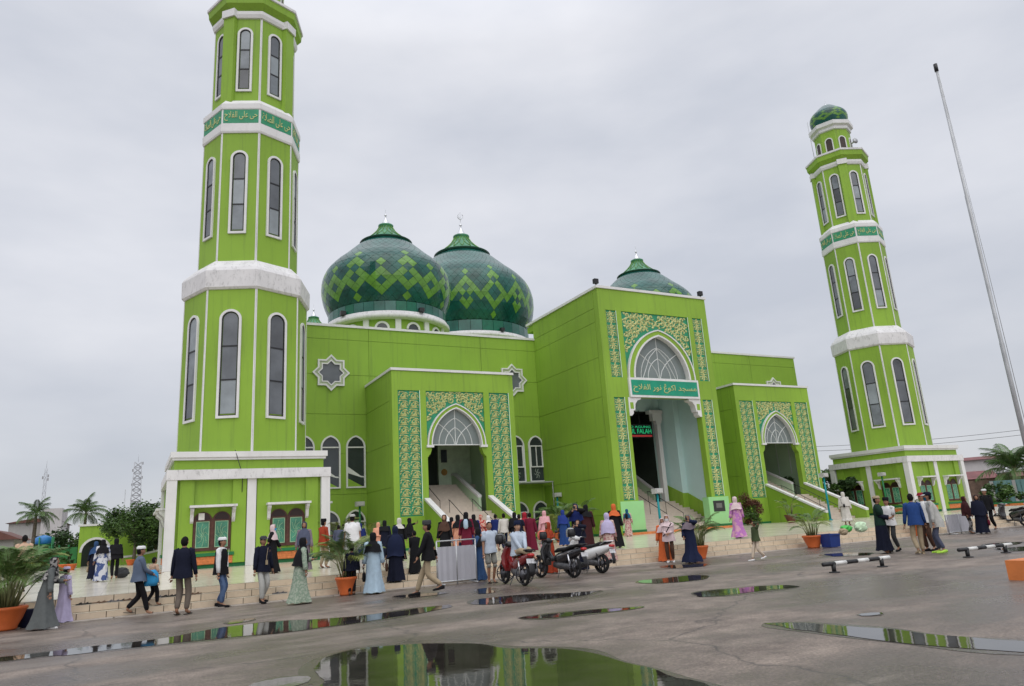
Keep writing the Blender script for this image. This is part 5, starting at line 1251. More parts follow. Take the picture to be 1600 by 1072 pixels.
        for jx, (z_, a, b, yo) in enumerate(rings):
            k = 1 if jx > 8 else 0
            for i in range(n):
                th = 2*pi*i/n; f_ = 1+k*.035*sin(6*th+rng.random())+k*.02*sin(11*th); dz = 0 if jx < len(rings)-1 else -.05*cos(th)+.02*sin(4*th)
                P.append((a*f_*sin(th), b*f_*cos(th)+yo, z_+dz))
        op = 3 if not ex.get('niqab') else 0
        FF = [(j*n+i, j*n+(i+1) % n, (j+1)*n+(i+1) % n, (j+1)*n+i) for j in range(len(rings)-1) for i in range(n) if not (2 <= j <= 5 and (i < op or i >= n-op))]
        side_obj(MB().add(P, FF, 0, True), 'headscarf', F[head[1]])
        if ex.get('mask'): 
            side_obj(MB().add([(-.07, Hc.y+.05, Hc.z-.01), (0, Hc.y+.115, Hc.z-.005), (.07, Hc.y+.05, Hc.z-.01), (.055, Hc.y+.05, Hc.z-.10), (0, Hc.y+.10, Hc.z-.105), (-.055, Hc.y+.05, Hc.z-.10)], [(0, 1, 4, 5), (1, 2, 3, 4)]), 'face_mask', F[ex['mask']])
    else:
        n = 18; rows = 9; P = []; FF = []
        for j in range(rows+1):
            ph_ = pi*.78*j/rows
            for i in range(n):
                th = 2*pi*i/n; rr_ = 1+.03*sin(7*th+3*ph_); P.append((Hc.x+sin(ph_)*sin(th)*.083*rr_, Hc.y-.006+sin(ph_)*cos(th)*.102*rr_, Hc.z+.012+cos(ph_)*.120*rr_))
        for j in range(rows):
            for i in range(n):
                c = cos(2*pi*(i+.5)/n); z = cos(pi*.78*(j+.5)/rows)
                if z > (.62 if c > .35 else (.08 if c > -.15 else -.9)): FF.append((j*n+i, j*n+(i+1) % n, (j+1)*n+(i+1) % n, (j+1)*n+i))
        side_obj(MB().add(P, FF, 0, True), 'hair', HAIRM)
        if hk in ('kufi', 'songkok', 'cap'):
            hh, rt = {'kufi': (.075, .80), 'songkok': (.105, .97), 'cap': (.085, .72)}[hk]
            zb = Hc.z+.045; prof = [(1.0, 0), (1.02, hh*.5), (rt, hh*.93), (rt*.86, hh*1.04), (.02, hh*(1.04 if hk != 'songkok' else .98))]
            P = [(Hc.x+.092*r_*sin(2*pi*i/n), Hc.y-.004+.112*r_*cos(2*pi*i/n), zb+z_+.014) for r_, z_ in prof for i in range(n)]
            q2 = MB().add(P, [(j*n+i, j*n+(i+1) % n, (j+1)*n+(i+1) % n, (j+1)*n+i) for j in range(4) for i in range(n)], 0, True)
            if hk == 'cap':
                P = []
                for k in range(9):
                    a = -1.05+2.1*k/8; P += [(Hc.x+.09*sin(a), Hc.y+.108*cos(a), zb+.03), (Hc.x+.10*sin(a), Hc.y+.108*cos(a)+.075*cos(a*1.2), zb+.008)]
                q2.add(P, [(2*k, 2*k+1, 2*k+3, 2*k+2) for k in range(8)], 1, True)
            side_obj(q2, 'cap', [F[head[1]], F[head[2] if len(head) > 2 else head[1]]])
        if ex.get('mask'): side_obj(MB().add([(-.072, Hc.y+.05, Hc.z-.01), (0, Hc.y+.118, Hc.z-.005), (.072, Hc.y+.05, Hc.z-.01), (.055, Hc.y+.05, Hc.z-.10), (0, Hc.y+.10, Hc.z-.105), (-.055, Hc.y+.05, Hc.z-.10)], [(0, 1, 4, 5), (1, 2, 3, 4)]), 'face_mask', F[ex['mask']])
    # footwear
    if ex.get('shoe', 'sandal') != 'bare':
        sm = {'sandal': SOLE, 'black': F['black'], 'neon': F['neon'], 'white': F['white'], 'khaki': F['khaki']}[ex.get('shoe', 'sandal')]; sand = ex.get('shoe', 'sandal') == 'sandal'
        for sd in (-1, 1):
            a, t_, he = J['ank', sd], J['toe', sd], J['hee', sd]; d = (t_-he); d.z = 0; d = d.normalized(); w = Vector((-d.y, d.x, 0)); q2 = MB()
            zz = lambda p: p.z-.030
            if sand: ring_ = [(he-d*.02, .035, .014), (he.lerp(t_, .45), .042, .014), (t_+d*.06, .038, .014)]
            else: ring_ = [(he-d*.03, .034, .07), (he.lerp(t_, .3), .044, .085), (he.lerp(t_, .7), .048, .06), (t_+d*.05, .040, .045), (t_+d*.08, .02, .03)]
            P = []
            for p, hw, hh in ring_:
                b = Vector((p.x, p.y, max(.004, zz(p)))); P += [b-w*hw, b+w*hw, b+w*hw*.85+Vector((0, 0, hh)), b-w*hw*.85+Vector((0, 0, hh))]
            k = len(ring_); q2.add(P, [(4*j+i, 4*j+(i+1) % 4, 4*j+4+(i+1) % 4, 4*j+4+i) for j in range(k-1) for i in range(4)]+[(0, 1, 2, 3), (4*k-1, 4*k-2, 4*k-3, 4*k-4)], 0, not sand)
            if sand: q2.tube([t_+d*-.01-w*.04+Vector((0, 0, -.01)), t_+Vector((0, 0, .035)), t_-d*.01+w*.04+Vector((0, 0, -.01))], .009, 5)
            side_obj(q2, 'sandal' if sand else 'shoe', sm)
    if ex.get('sash'):           # strap across the chest with a small bag counts as worn
        t = MB().ribbon([(-.17, 1.42), (-.05, 1.25), (.08, 1.06), (.19, .95)], [.018]*4, lambda a, b, d: (a, .150+d+J['nek'].y*.5, b), .012); side_obj(t, 'strap', F[ex['sash']])
    if ex.get('badge'):
        t = MB().ribbon([(-.04, 1.42), (0, 1.2), (0, 1.1)], [.008]*3, lambda a, b, d: (a, .172+d, b), .008).box(-.035, .174, .98, .035, .182, 1.10); side_obj(t, 'badge', F[ex['badge']])
    rec['M'] = M; rec['obj'] = B; return B
def cam_face(p, deg):         # 0 faces the camera, 90 faces the right of the picture, 180 away
    d = Vector((-p.x, -p.y)).normalized(); a = math.atan2(d.y, d.x)+radians(deg); return a-pi/2
def PG(x, y, deg, h, spec, label, z=0.0):
    if z == 0: p = gclamp(x, y, .2)
    elif z < T-.01: p = atv(x, y, V0+(.16 if z < .2 else .5)); p.z = z
    else:
        p = gnd(x, y, z)
        if p.y < V0+.9: p = Vector((p.x*(V0+.9)/p.y, V0+.9, z))
    if spec[0] == 'w': h *= .96
    return person(p, cam_face(p, deg), h, spec, label)
def PH(x, yh, deg, h, spec, label, z=T, dmax=44):     # placed from the top of the head
    d = ray(x, yh); D = (z+h*1.02-EYE)/d.z if d.z > 0 else 99; D = max(21, min(D*math.hypot(d.x, d.y), dmax)); t = D/math.hypot(d.x, d.y)
    p = Vector((d.x*t, d.y*t, z)); p.y = min(p.y, 44.5); return person(p, cam_face(p, deg), h, spec, label)
def PD(x, D, deg, h, spec, label, z=T):               # placed at a given distance straight along the picture column
    d = ray(x, 830); t = D/math.hypot(d.x, d.y); p = Vector((d.x*t, d.y*t, z)); return person(p, cam_face(p, deg), h*.95, spec, label)
B_, W_, K_ = 'm', 'w', 'k'
PG(66, 984, 82, 1.50, ('w', 'grey', None, ('hijab', 'greyprint', 1.15), 'hold', .55, dict(shoe='white', lean=.25, wide=1.0)), 'woman in long grey gown and patterned dark headscarf striding along')
PG(97, 968, 120, 1.20, ('k', 'lilac', None, ('kufi', 'lilac'), 'down', .3, {}), 'boy in pale lilac robe and matching cap walking beside a woman')
m3 = PG(214, 952, 100, 1.55, ('m', 'bluegrey', 'black', ('kufi', 'white'), 'carry', .45, dict(topname='jacket', loose=.02)), 'man in blue grey jacket and white cap holding a sky blue cloth bag')
PG(238, 928, 120, 1.12, ('m', 'tan', 'black', ('hair',), 'hold', .3, dict(short=True)), 'small boy in tan shirt on the steps beside a man in white cap', .16)
PG(283, 961, 155, 1.70, ('m', 'dnavy', 'taupe', ('hair',), 'pocket', .12, dict(topname='jacket', hem=-.12)), 'man in dark navy jacket and taupe trousers seen from behind')
m5 = PG(343, 947, 70, 1.64, ('m', 'white', 'jeans', ('kufi', 'white'), 'down', .15, dict(vest='black', badge='white', shoe='black', hem=-.1)), 'man in black vest with white sleeves, white cap and blue jeans')
PG(409, 941, 35, 1.60, ('m', 'dnavy', 'ltgrey', ('cap', 'dgrey'), 'pocket', .25, dict(badge='khaki', shoe='black', hem=-.12)), 'man in navy sweater and pale trousers wearing a dark cap and lanyard')
PG(468, 944, 100, 1.58, ('w', 'greenprint', None, ('hijab', 'black', .95), 'hold', .5, dict(lean=.15)), 'woman in green patterned gown and long black headscarf walking')
PG(550, 930, 190, 1.24, ('m', 'dnavy', 'black', ('songkok', 'dgrey'), 'down', .05, dict(topname='jacket', loose=.03)), 'boy in navy jacket and dark cap standing by the potted palm')
PG(584, 928, 175, 1.60, ('w', 'ltblue', None, ('hijab', 'black', 1.12), 'down', .3, dict(wide=1.1)), 'woman in light blue gown and black headscarf seen from behind')
PG(671, 930, 262, 1.70, ('m', 'black', 'khaki', ('songkok', 'dgrey'), 'walk', .62, dict(topname='jacket', shoe='black', hem=-.12)), 'man in black jacket, khaki trousers and dark cap striding past')
PG(750, 907, 262, 1.54, ('w', 'denim', None, ('hijab', 'black', 1.1), 'carry', .0, dict(wide=1.1)), 'woman in denim blue gown and black headscarf eating beside the barrier')
PG(768, 911, 22, 1.62, ('s', 'paleblue', 'greybeige', ('hair',), 'hip', .05, dict(short=True, lean=.05)), 'man in pale tee shirt and grey shorts standing by the red scooter')
PG(861, 893, 300, 1.58, ('w', 'rust', None, ('hijab', 'rust', 1.2), 'fold', .0, {}), 'woman in rust red gown and headscarf behind the black motorcycle')
PG(909, 890, 340, 1.60, ('w', 'dnavy', None, ('hijab', 'dnavy', 1.12), 'phone', .0, dict(light=True)), 'woman in dark navy gown raising a phone behind the white scooter')
PG(1049, 879, 355, 1.50, ('m', 'pinkwhite', 'brown', ('hijab', 'pinkwhite', 1.35), 'fold', .05, dict(loose=.02, hem=-.16, sash='black', shoe='white', light=True, mask='white')), 'person in pale pink shirt and brown trousers with a crossbody bag')
PG(1040, 872, 10, 1.46, ('w', 'orange', None, ('hijab', 'pinkwhite', 1.2), 'down', .0, {}), 'woman in orange gown half hidden behind a person in pale pink')
PG(1083, 880, 345, 1.52, ('w', 'navy', None, ('hijab', 'mauve', 1.25), 'onephone', .0, dict(wide=1.35)), 'woman in wide navy blue gown and mauve headscarf holding a phone')
PG(1186, 876, 300, 1.16, ('m', 'olive', 'cream', ('hair',), 'head', .5, dict(shoe='white')), 'boy in olive shirt and cream trousers with a hand on his head')
PG(1384, 865, 80, 1.66, ('k', 'dnavy', None, ('kufi', 'khaki'), 'fold', .0, dict(hemz=.1, over='dgreen')), 'man in dark green shirt, navy sarong and tan cap talking')
PG(1399, 862, 325, 1.58, ('m', 'white', 'dgrey', ('songkok', 'black'), 'fold', .2, dict(short=True, shoe='black')), 'man in white shirt with arms folded wearing a black cap')
PG(1440, 866, 195, 1.66, ('m', 'blue', 'khaki', ('hair',), 'pocket', .22, dict(hem=-.1, shoe='khaki', lean=.08)), 'man in blue jacket and beige trousers seen from behind')
PG(1456, 861, 318, 1.66, ('m', 'white', 'brown', ('cap', 'redcap'), 'down', .1, dict(short=True, shoe='black')), 'man in white shirt, brown trousers and dark red cap')
PG(1473, 864, 275, 1.66, ('m', 'ltgrey', 'slate', ('cap', 'dnavy', 'white'), 'pocket', .1, dict(hem=-.2, loose=.02, shoe='neon', lean=.18, mask='teal')), 'man in long white shirt and bright neon shoes wearing a face mask')
PG(1517, 834, 80, 1.50, ('m', 'dmaroon', 'zebra', ('hijab', 'dmaroon', .8), 'hold', .1, dict(loose=.02)), 'woman in dark maroon long headscarf and black white patterned trousers')
PG(1537, 834, 10, 1.58, ('w', 'dnavy', None, ('hijab', 'dnavy', .85), 'down', .0, {}), 'woman in very dark navy gown and long headscarf near the black scooter')
PG(1551, 829, 330, 1.74, ('m', 'black', 'black', ('kufi', 'white'), 'down', .3, dict(loose=.03)), 'man in black clothes and white knitted cap near the black scooter')
PG(146, 906, 170, 1.46, ('w', 'dnavy', None, ('hijab', 'denim', 1.1), 'down', .15, dict(shoe='bare')), 'woman in navy gown and denim blue headscarf walking barefoot on wet tiles', T)
PG(157, 909, 185, 1.48, ('w', 'whiteblue', None, ('hijab', 'black', 1.1), 'down', .15, dict(shoe='bare')), 'woman in white and blue printed gown and black headscarf on wet tiles', T)
PG(178, 905, 185, 1.46, ('m', 'black', 'black', ('hijab', 'black', 1.0), 'down', .12, dict(shoe='bare', loose=.03)), 'woman all in black carrying a grey bag on wet tiles', T)
PG(31, 925, 185, 1.64, ('m', 'tan', 'taupe', ('hair',), 'down', .1, dict(lean=.2)), 'man in tan shirt bending behind the bushy potted palm', T)
PG(425, 896, 80, 1.58, ('w', 'black', None, ('hijab', 'pinkwhite', 1.2), 'walk', .35, dict(mask='sky')), 'woman in black gown and pink white headscarf walking past a hooded window', T)
PG(475, 893, 350, 1.60, ('w', 'mauve', None, ('hijab', 'slate', .95), 'down', .0, {}), 'woman in slate purple headscarf standing beyond the green gowned walker', T)
PG(505, 888, 125, 1.60, ('m', 'rust', 'khaki', ('songkok', 'black'), 'hold', .1, dict(hem=-.14)), 'man in rust orange shirt and black cap behind the potted palm', T)
PD(529, 36, 180, 1.62, ('m', 'slate', 'dgrey', ('hair',), 'down', .1, {}), 'man in slate blue shirt near the ground floor windows')
PD(537, 39, 170, 1.64, ('m', 'navy', 'black', ('songkok', 'black'), 'down', .1, {}), 'man in navy shirt and black cap near the ground floor windows')
PG(551, 889, 172, 1.66, ('m', 'white', 'white', ('kufi', 'ltgrey'), 'down', .1, dict(short=True, hem=-.3, loose=.04)), 'man in loose white shirt and grey cap seen from behind', T)
PD(563, 35, 180, 1.62, ('w', 'royal', None, ('hijab', 'royal', 1.0), 'down', .0, {}), 'woman in royal blue gown and headscarf facing the portal')
PD(591, 33, 185, 1.58, ('w', 'peach', None, ('hijab', 'peach', 1.0), 'down', .0, {}), 'woman in peach gown and headscarf facing the side portal')
PD(601, 31, 170, 1.62, ('w', 'dnavy', None, ('hijab', 'black', 1.2), 'hold', .0, {}), 'woman in near black gown standing behind a light blue gown')
PG(619, 908, 185, 1.58, ('w', 'dnavy', None, ('hijab', 'navy', .75), 'down', .0, {}), 'woman in long navy headscarf and dark skirt on the lower step', .16)
PD(624, 28, 175, 1.62, ('w', 'black', None, ('hijab', 'offwhite', 1.25), 'down', .0, {}), 'woman in black gown and cream headscarf on the terrace')
PG(641, 868, 100, 1.62, ('m', 'black', 'greybeige', ('hijab', 'black', .95), 'reach', .1, dict(loose=.02)), 'person in black headscarf and beige trousers holding out a phone', T)
PG(649, 896, 205, 1.20, ('k', 'black', None, ('hair',), 'fold', .0, {}), 'child in black robe standing on the step with bowed head', .32)
PD(695, 25, 345, 1.58, ('w', 'black', None, ('hijab', 'brown', 1.15), 'down', .0, dict(sash='brown', light=True)), 'woman in black gown and brown headscarf with shoulder strap behind the barrier')
PD(706, 31, 190, 1.58, ('w', 'denim', None, ('hijab', 'black', 1.1), 'down', .0, {}), 'woman in denim gown and black headscarf near the portal stairs')
PD(716, 27.5, 185, 1.60, ('w', 'peach', None, ('hijab', 'black', 1.15), 'down', .0, {}), 'woman in peach gown and black headscarf walking to the stairs')
pbp = PD(729, 26.5, 175, 1.66, ('w', 'maroon', None, ('hijab', 'black', 1.1), 'down', .1, {}), 'woman in maroon gown and black headscarf wearing a light blue backpack')
PD(741, 30, 185, 1.62, ('w', 'royal', None, ('hijab', 'black', 1.05), 'down', .0, {}), 'woman in bright royal blue gown and black headscarf by the stairs')
PD(752, 33, 180, 1.64, ('w', 'redprint', None, ('hijab', 'redprint', 1.1), 'down', .0, {}), 'woman in red printed gown and headscarf by the portal stairs')
PD(764, 34, 190, 1.60, ('w', 'white', None, ('hijab', 'white', 1.0), 'down', .0, {}), 'woman in white gown and headscarf by the portal stairs')
PD(775, 33, 170, 1.62, ('m', 'royal', 'dgrey', ('hair',), 'down', .0, {}), 'man in dark blue shirt by the portal stairs')
PD(788, 31, 200, 1.60, ('m', 'offwhite', 'navy', ('hair',), 'down', .1, dict(sash='brown')), 'man in cream shirt with a strap over his shoulder by the stairs')
PD(805, 31, 180, 1.62, ('w', 'black', None, ('hijab', 'black', 1.0), 'down', .0, {}), 'woman all in black by the side portal wall')
PD(812, 28, 150, 1.48, ('m', 'dnavy', 'white', ('hair',), 'down', .1, dict(short=True)), 'boy in navy tee shirt and white trousers')
PD(821, 29, 185, 1.56, ('w', 'floral', None, ('hijab', 'red', 1.1), 'down', .0, {}), 'woman in floral gown and crimson headscarf')
PD(829, 28.5, 170, 1.52, ('w', 'maroon', None, ('hair',), 'down', .0, {}), 'girl in maroon gown with dark hair uncovered')
PD(852, 31, 200, 1.60, ('w', 'pink', None, ('hijab', 'pink', 1.1), 'down', .0, {}), 'woman in pink gown and headscarf behind the rust red gown')
PD(881, 33, 170, 1.62, ('w', 'blue', None, ('hijab', 'bluebright', 1.0), 'down', .0, {}), 'woman in blue gown and headscarf among the potted palms')
PD(902, 24, 350, 1.64, ('w', 'black', None, ('hijab', 'royal', 1.15), 'phone', .0, dict(light=True)), 'woman in black gown and blue headscarf holding up a phone')
PD(918, 27, 185, 1.66, ('w', 'dmaroon', None, ('hijab', 'black', 1.2), 'down', .0, {}), 'woman in dark maroon gown near the main portal wall')
PG(954, 877, 190, 1.60, ('w', 'floral', None, ('hijab', 'lilac', .95), 'down', .1, {}), 'woman in floral gown and long lilac headscarf on the steps', .16)
PD(962, 27, 180, 1.62, ('w', 'black', None, ('hijab', 'orange', 1.2), 'down', .2, {}), 'woman in black gown and orange headscarf walking toward the main portal')
p49 = PG(983, 838, 170, 1.58, ('w', 'floral', None, ('hijab', 'teal', 1.1), 'down', .1, {}), 'woman in floral gown and teal headscarf with a black backpack', T)
PG(1156, 841, 200, 1.62, ('w', 'magenta', None, ('hijab', 'pinkwhite', 1.15), 'down', .35, dict(wide=1.2)), 'woman in trailing magenta gown walking past the main portal', T)
p51 = PG(1325, 821, 175, 1.66, ('w', 'offwhite', None, ('hijab', 'offwhite', .95), 'down', .2, dict(hemz=.25)), 'woman in cream gown and long headscarf with a black shoulder bag', T)
# the man seated sideways on the red scooter
sp_ = on_bike(rR, hR, .25, .0, 0); seat = Vector((sp_.x, sp_.y, .76-.93*.94+.07))
person(seat, cam_face(seat, 25), 1.60, ('m', 'paleblue', 'khaki', ('songkok', 'navy'), 'lap', 0, dict(sit=True, feet=((.06, .52, .62), (-.16, .66, .78)), loose=.02, light=True)), 'man in pale blue shirt and navy cap sitting on the red scooter')
dg = bpy.context.evaluated_depsgraph_get(); dg.update()
for rec in PEND:
    ms = {}
    for k in ('body', 'trousers'):
        if k in rec: ms[k] = bpy.data.meshes.new_from_object(rec[k].evaluated_get(dg))
    rec['ms'] = ms
for rec in PEND:
    for k in ('body', 'trousers'):
        if k in rec: me = rec[k].data; bpy.data.objects.remove(rec[k]); bpy.data.meshes.remove(me)
for rec in PEND:
    finish(rec, rec['ms'])
    for me in rec['ms'].values(): bpy.data.meshes.remove(me)
# bags and phones in hands or on backs
def carried(rec, name, q, m_, label, cat):
    q.v = [tuple(rec['M'] @ Vector(v)) for v in q.v]; o = q.build(name, m_, None); tag(o, label, cat); return o
bp_ = MB(); loft(bp_, [(0, -.20, 1.08, .15, .05), (0, -.22, 1.15, .16, .09), (0, -.22, 1.35, .15, .09), (0, -.20, 1.44, .10, .05)]); carried(pbp, 'backpack', bp_, F['ltblue'], 'light blue backpack on the woman in maroon', 'backpack')
bp_ = MB(); loft(bp_, [(0, -.20, 1.08, .14, .05), (0, -.22, 1.15, .15, .08), (0, -.22, 1.35, .14, .08), (0, -.20, 1.42, .10, .05)]); carried(p49, 'backpack', bp_, F['black'], 'black backpack on the woman in teal headscarf', 'backpack')
bp_ = MB(); loft(bp_, [(.0, -.26, .92, .11, .03), (.0, -.27, 1.0, .12, .05), (.0, -.26, 1.10, .10, .03)]); bp_.tube([(-.08, -.26, 1.08), (-.16, -.2, 1.42), (0, 0, 1.5)], .012, 5); carried(p51, 'shoulder_bag', bp_, F['black'], 'black shoulder bag on the woman in cream', 'bag')
bp_ = MB(); loft(bp_, [(0, .26, .70, .16, .05), (0, .30, .80, .18, .08), (0, .30, 1.0, .16, .08), (0, .28, 1.10, .10, .04)]); carried(m3, 'cloth_bag', bp_, F['sky'], 'sky blue cloth bag under the arm of a man in white cap', 'bag')
BAGC = ('black', 'brown', 'maroon', 'khaki', 'navy', 'dgrey'); bi = 0
for rec in PEND:
    if rec['spec'][0] == 'w' and rec['spec'][4] == 'down' and (len(rec['label']) % 3 != 0) and bi < 14:
        w = rec['J']['pal', -1]; q = MB(); loft(q, [(w.x, w.y, w.z-.42, .10, .03), (w.x, w.y, w.z-.34, .13, .05), (w.x, w.y, w.z-.2, .12, .045), (w.x, w.y, w.z-.16, .08, .02)]); q.tube([(w.x, w.y-.09, w.z-.18), (w.x, w.y-.03, w.z-.02), (w.x, w.y+.03, w.z-.02), (w.x, w.y+.09, w.z-.18)], .009, 5)
        carried(rec, 'handbag', q, F[BAGC[bi % 6]], ' '.join((BAGC[bi % 6].replace('dgrey', 'dark grey')+' handbag carried by the '+rec['label'].split(' walking')[0].split(' facing')[0].split(' and ')[0]).split()[:15]), 'handbag'); bi += 1
for rec in PEND:
    if rec['spec'][4] in ('phone', 'onephone', 'reach'):
        a = rec['J']['pal', -1]; q = MB().box(a.x-.035, a.y+.02, a.z-.03, a.x+.035, a.y+.032, a.z+.12); carried(rec, 'phone', q, BLACKM, 'dark phone held by the '+rec['label'].split(' holding')[0].split(' raising')[0].replace('in wide ', 'in '), 'phone')
tT = MB(); f_ = lambda a, b, d: (-.235-d*.2, .02+a, b)
for b_ in ((-.05, 1.235, .05, 1.26), (-.014, 1.12, .014, 1.236)): tT.prism([(b_[0], b_[1]), (b_[2], b_[1]), (b_[2], b_[3]), (b_[0], b_[3])], f_, .16, .29)
tT.v = [tuple(m5['M'] @ Vector(v)) for v in tT.v]; o = tT.build('sleeve_letter', F['dnavy'], None); o.parent = m5['obj']
# ---------------------------------------------------------------- street furniture and small things
def lamp_post(loc, h, label, colm, head=True):
    R = thing('lamp_post', loc, label, 'lamp post', 'low lamp posts on the terrace'); X = Vector(loc)
    MB().tube([X, X+Vector((0, 0, h))], [.075, .06], 12).build('pole', colm, R)
    MB().lathe([(.14, X.z), (.14, X.z+.06), (.07, X.z+.1)], 14, (X.x, X.y)).build('base_flange', colm, R)
    q = MB().box(X.x-.26, X.y-.2, X.z+h-.02, X.x+.26, X.y+.16, X.z+h+.26).box(X.x-.2, X.y-.26, X.z+h+.02, X.x+.2, X.y-.201, X.z+h+.22); q.build('lamp_head', mat('lamp_housing', (.45, .45, .44), .4, .1), R)
TEALP = mat('teal_pole_paint', (.0, .23, .26), .45, .1, 3.)
lamp_post(gnd(1034, 836, T), 2.25, 'teal lamp post before the main portal stairs', TEALP)
lamp_post(gnd(1298, 813, T), 2.95, 'teal lamp post beside a side portal stair wall', TEALP)
lamp_post(Vector((26.0, 43.6, T)), 2.75, 'white headed lamp post before a ground floor window near the main portal', TEALP)
lamp_post(Vector((12.3, 44.3, T)), 2.75, 'white headed lamp post before the corner windows', DKGREEN)
lamp_post(Vector((52.3, 37.6, T)), 3.0, 'dark green lamp post beside the minaret pavilion', DKGREEN)
# flagpole on an orange plinth
fp = Vector((15.14, 7.73, 0)); R = thing('flagpole', fp, 'tall grey steel flagpole rising from an orange plinth', 'flagpole')
q = MB().tube([fp+Vector((0, 0, z)) for z in (.34, 4.4, 4.42, 7.6, 7.62, 10.6)], [.042, .041, .036, .035, .028, .025], 12); q.build('pole', GALV, R)
MB().tube([fp+Vector((0, 0, 10.6)), fp+Vector((0, 0, 10.78))], [.04, .04], 10).build('pulley_head', BLACKM, R)
MB().tube([fp+Vector((.11, -.03, 1.2)), fp+Vector((.10, -.02, 6)), fp+Vector((.05, 0, 10.6))], .006, 4).build('halyard', GALV, R)
MB().box(14.0, 6.9, 0, 16.3, 7.95, .34).build('plinth', mat('orange_paint', (.62, .19, .05), .55, .12, 3., .2, 30.), R)
# low striped parking rails
def rail_bar(a, b, label):
    d = (b-a).normalized(); R = thing('parking_rail', a, label, 'parking rail', 'low striped parking rails')
    p0, p1 = a-d*.32, b+d*.28; n = 6; z = Vector((0, 0, .20)); L = (p1-p0).length
    for k in range(n):
        MB().tube([p0+d*(L*k/n)+z, p0+d*(L*(k+1)/n)+z], .045, 12).build('bar_section', (BLACKM if k % 2 == 0 else mat('white_bar', (.62, .62, .60), .5, .12, 6.)), R)
    for p in (a, b):
        MB().tube([p, p+z], .05, 10).build('post', BLACKM, R); MB().lathe([(.12, 0), (.12, .02), (.06, .03)], 12, (p.x, p.y)).build('foot', BLACKM, R)
rail_bar(gnd(1304, 895), gnd(1379, 886), 'striped black and white parking rail near a standing group of men')
rail_bar(gnd(1513, 871), gnd(1572, 864), 'striped black and white parking rail near the orange plinth')
# metal barriers
BARM = mat('barrier_sheet', (.44, .44, .48), .35, .06, 2., metal=.2)
def barrier(a, b, h, label, rail_=True):
    R = thing('crowd_barrier', a, label, 'barrier'); d = (b-a).normalized(); n = Vector((d.y, -d.x, 0)); L = (b-a).length; k = int(L/.09)
    q = MB(); pts = []
    for i in range(k+1): pts.append(a+d*(L*i/k)+n*(.006 if i % 2 else -.006))
    P = [p+Vector((0, 0, z)) for z in (.10, h) for p in pts]; q.add(P, [(i, i+1, k+2+i, k+1+i) for i in range(k)])
    q.add([v-n*.06 for v in P], [(i, k+1+i, k+2+i, i+1) for i in range(k)])
    q.add([pts[0]+Vector((0, 0, .1)), pts[0]+Vector((0, 0, h)), pts[0]-n*.06+Vector((0, 0, h)), pts[0]-n*.06+Vector((0, 0, .1)), pts[-1]+Vector((0, 0, .1)), pts[-1]+Vector((0, 0, h)), pts[-1]-n*.06+Vector((0, 0, h)), pts[-1]-n*.06+Vector((0, 0, .1))], [(0, 1, 2, 3), (4, 7, 6, 5), (1, 5, 6, 2)])
    q.build('sheet', BARM, R, fix=False)
    f = MB()
    for p in (a, a.lerp(b, .5), b): f.tube([p, p+Vector((0, 0, h+(.16 if rail_ else 0)))], .022, 7)
    f.tube([a+Vector((0, 0, .09)), b+Vector((0, 0, .09))], .02, 7)
    f.build('frame', GALV, R)
    if rail_: MB().tube([a+Vector((0, 0, h+.16)), b+Vector((0, 0, h+.16))], .02, 7).build('top_rail', GALV, R)
    ft = MB()
    for p in (a+d*.1, b-d*.1): ft.tube([p-n*.3+Vector((0, 0, .03)), p+n*.3+Vector((0, 0, .03))], .02, 6)
    ft.build('feet', GALV, R)
barrier(gclamp(684, 911, .42), gclamp(745, 905, .42), 1.03, 'silver sheet metal barrier beside the denim gowned woman')
barrier(gclamp(1484, 836, .5), gclamp(1521, 832, .5), .80, 'plain grey sheet metal barrier beside the maroon headscarf', False)
# blue crate, bucket, bags
p = gclamp(1299, 855, .32); R = thing('plastic_crate', p, 'blue plastic crate beside a terracotta potted palm', 'crate')
BLUEP = mat('blue_plastic', (.012, .035, .19), .4, .1, 4.)
q = MB(); w0, w1, h = .25, .29, .47
q.add([p+Vector(v) for v in [(-w0, -.2, .01), (w0, -.2, .01), (w0, .2, .01), (-w0, .2, .01), (-w1, -.23, h), (w1, -.23, h), (w1, .23, h), (-w1, .23, h), (-w1+.03, -.2, h), (w1-.03, -.2, h), (w1-.03, .2, h), (-w1+.03, .2, h), (-w0+.03, -.17, .05), (w0-.03, -.17, .05), (w0-.03, .17, .05), (-w0+.03, .17, .05)]],
      [(0, 3, 2, 1), (0, 1, 5, 4), (1, 2, 6, 5), (2, 3, 7, 6), (3, 0, 4, 7), (4, 5, 9, 8), (5, 6, 10, 9), (6, 7, 11, 10), (7, 4, 8, 11), (8, 9, 13, 12), (9, 10, 14, 13), (10, 11, 15, 14), (11, 8, 12, 15), (12, 13, 14, 15)]); q.build('shell', BLUEP, R)
q = MB().box(p.x-.33, p.y-.26, h-.05, p.x+.33, p.y-.235, h+.005).box(p.x-.33, p.y+.235, h-.05, p.x+.33, p.y+.26, h+.005); q.build('rim', BLUEP, R)
p = gclamp(42, 969, .26); R = thing('bucket', p, 'dark blue bucket beside the bushy potted palm', 'bucket'); MB().lathe([(.16, p.z), (.21, .36), (.22, .37), (.2, .37), (.15, .03), (.0, .03)], 20, (p.x, p.y)).build('shell', mat('dark_blue_plastic', (.008, .012, .04), .4), R)
MB().tube([p+Vector((.21*cos(a), .03, .36+.16*sin(a))) for a in [pi*k/8 for k in range(9)]], .006, 5).build('handle', GALV, R)
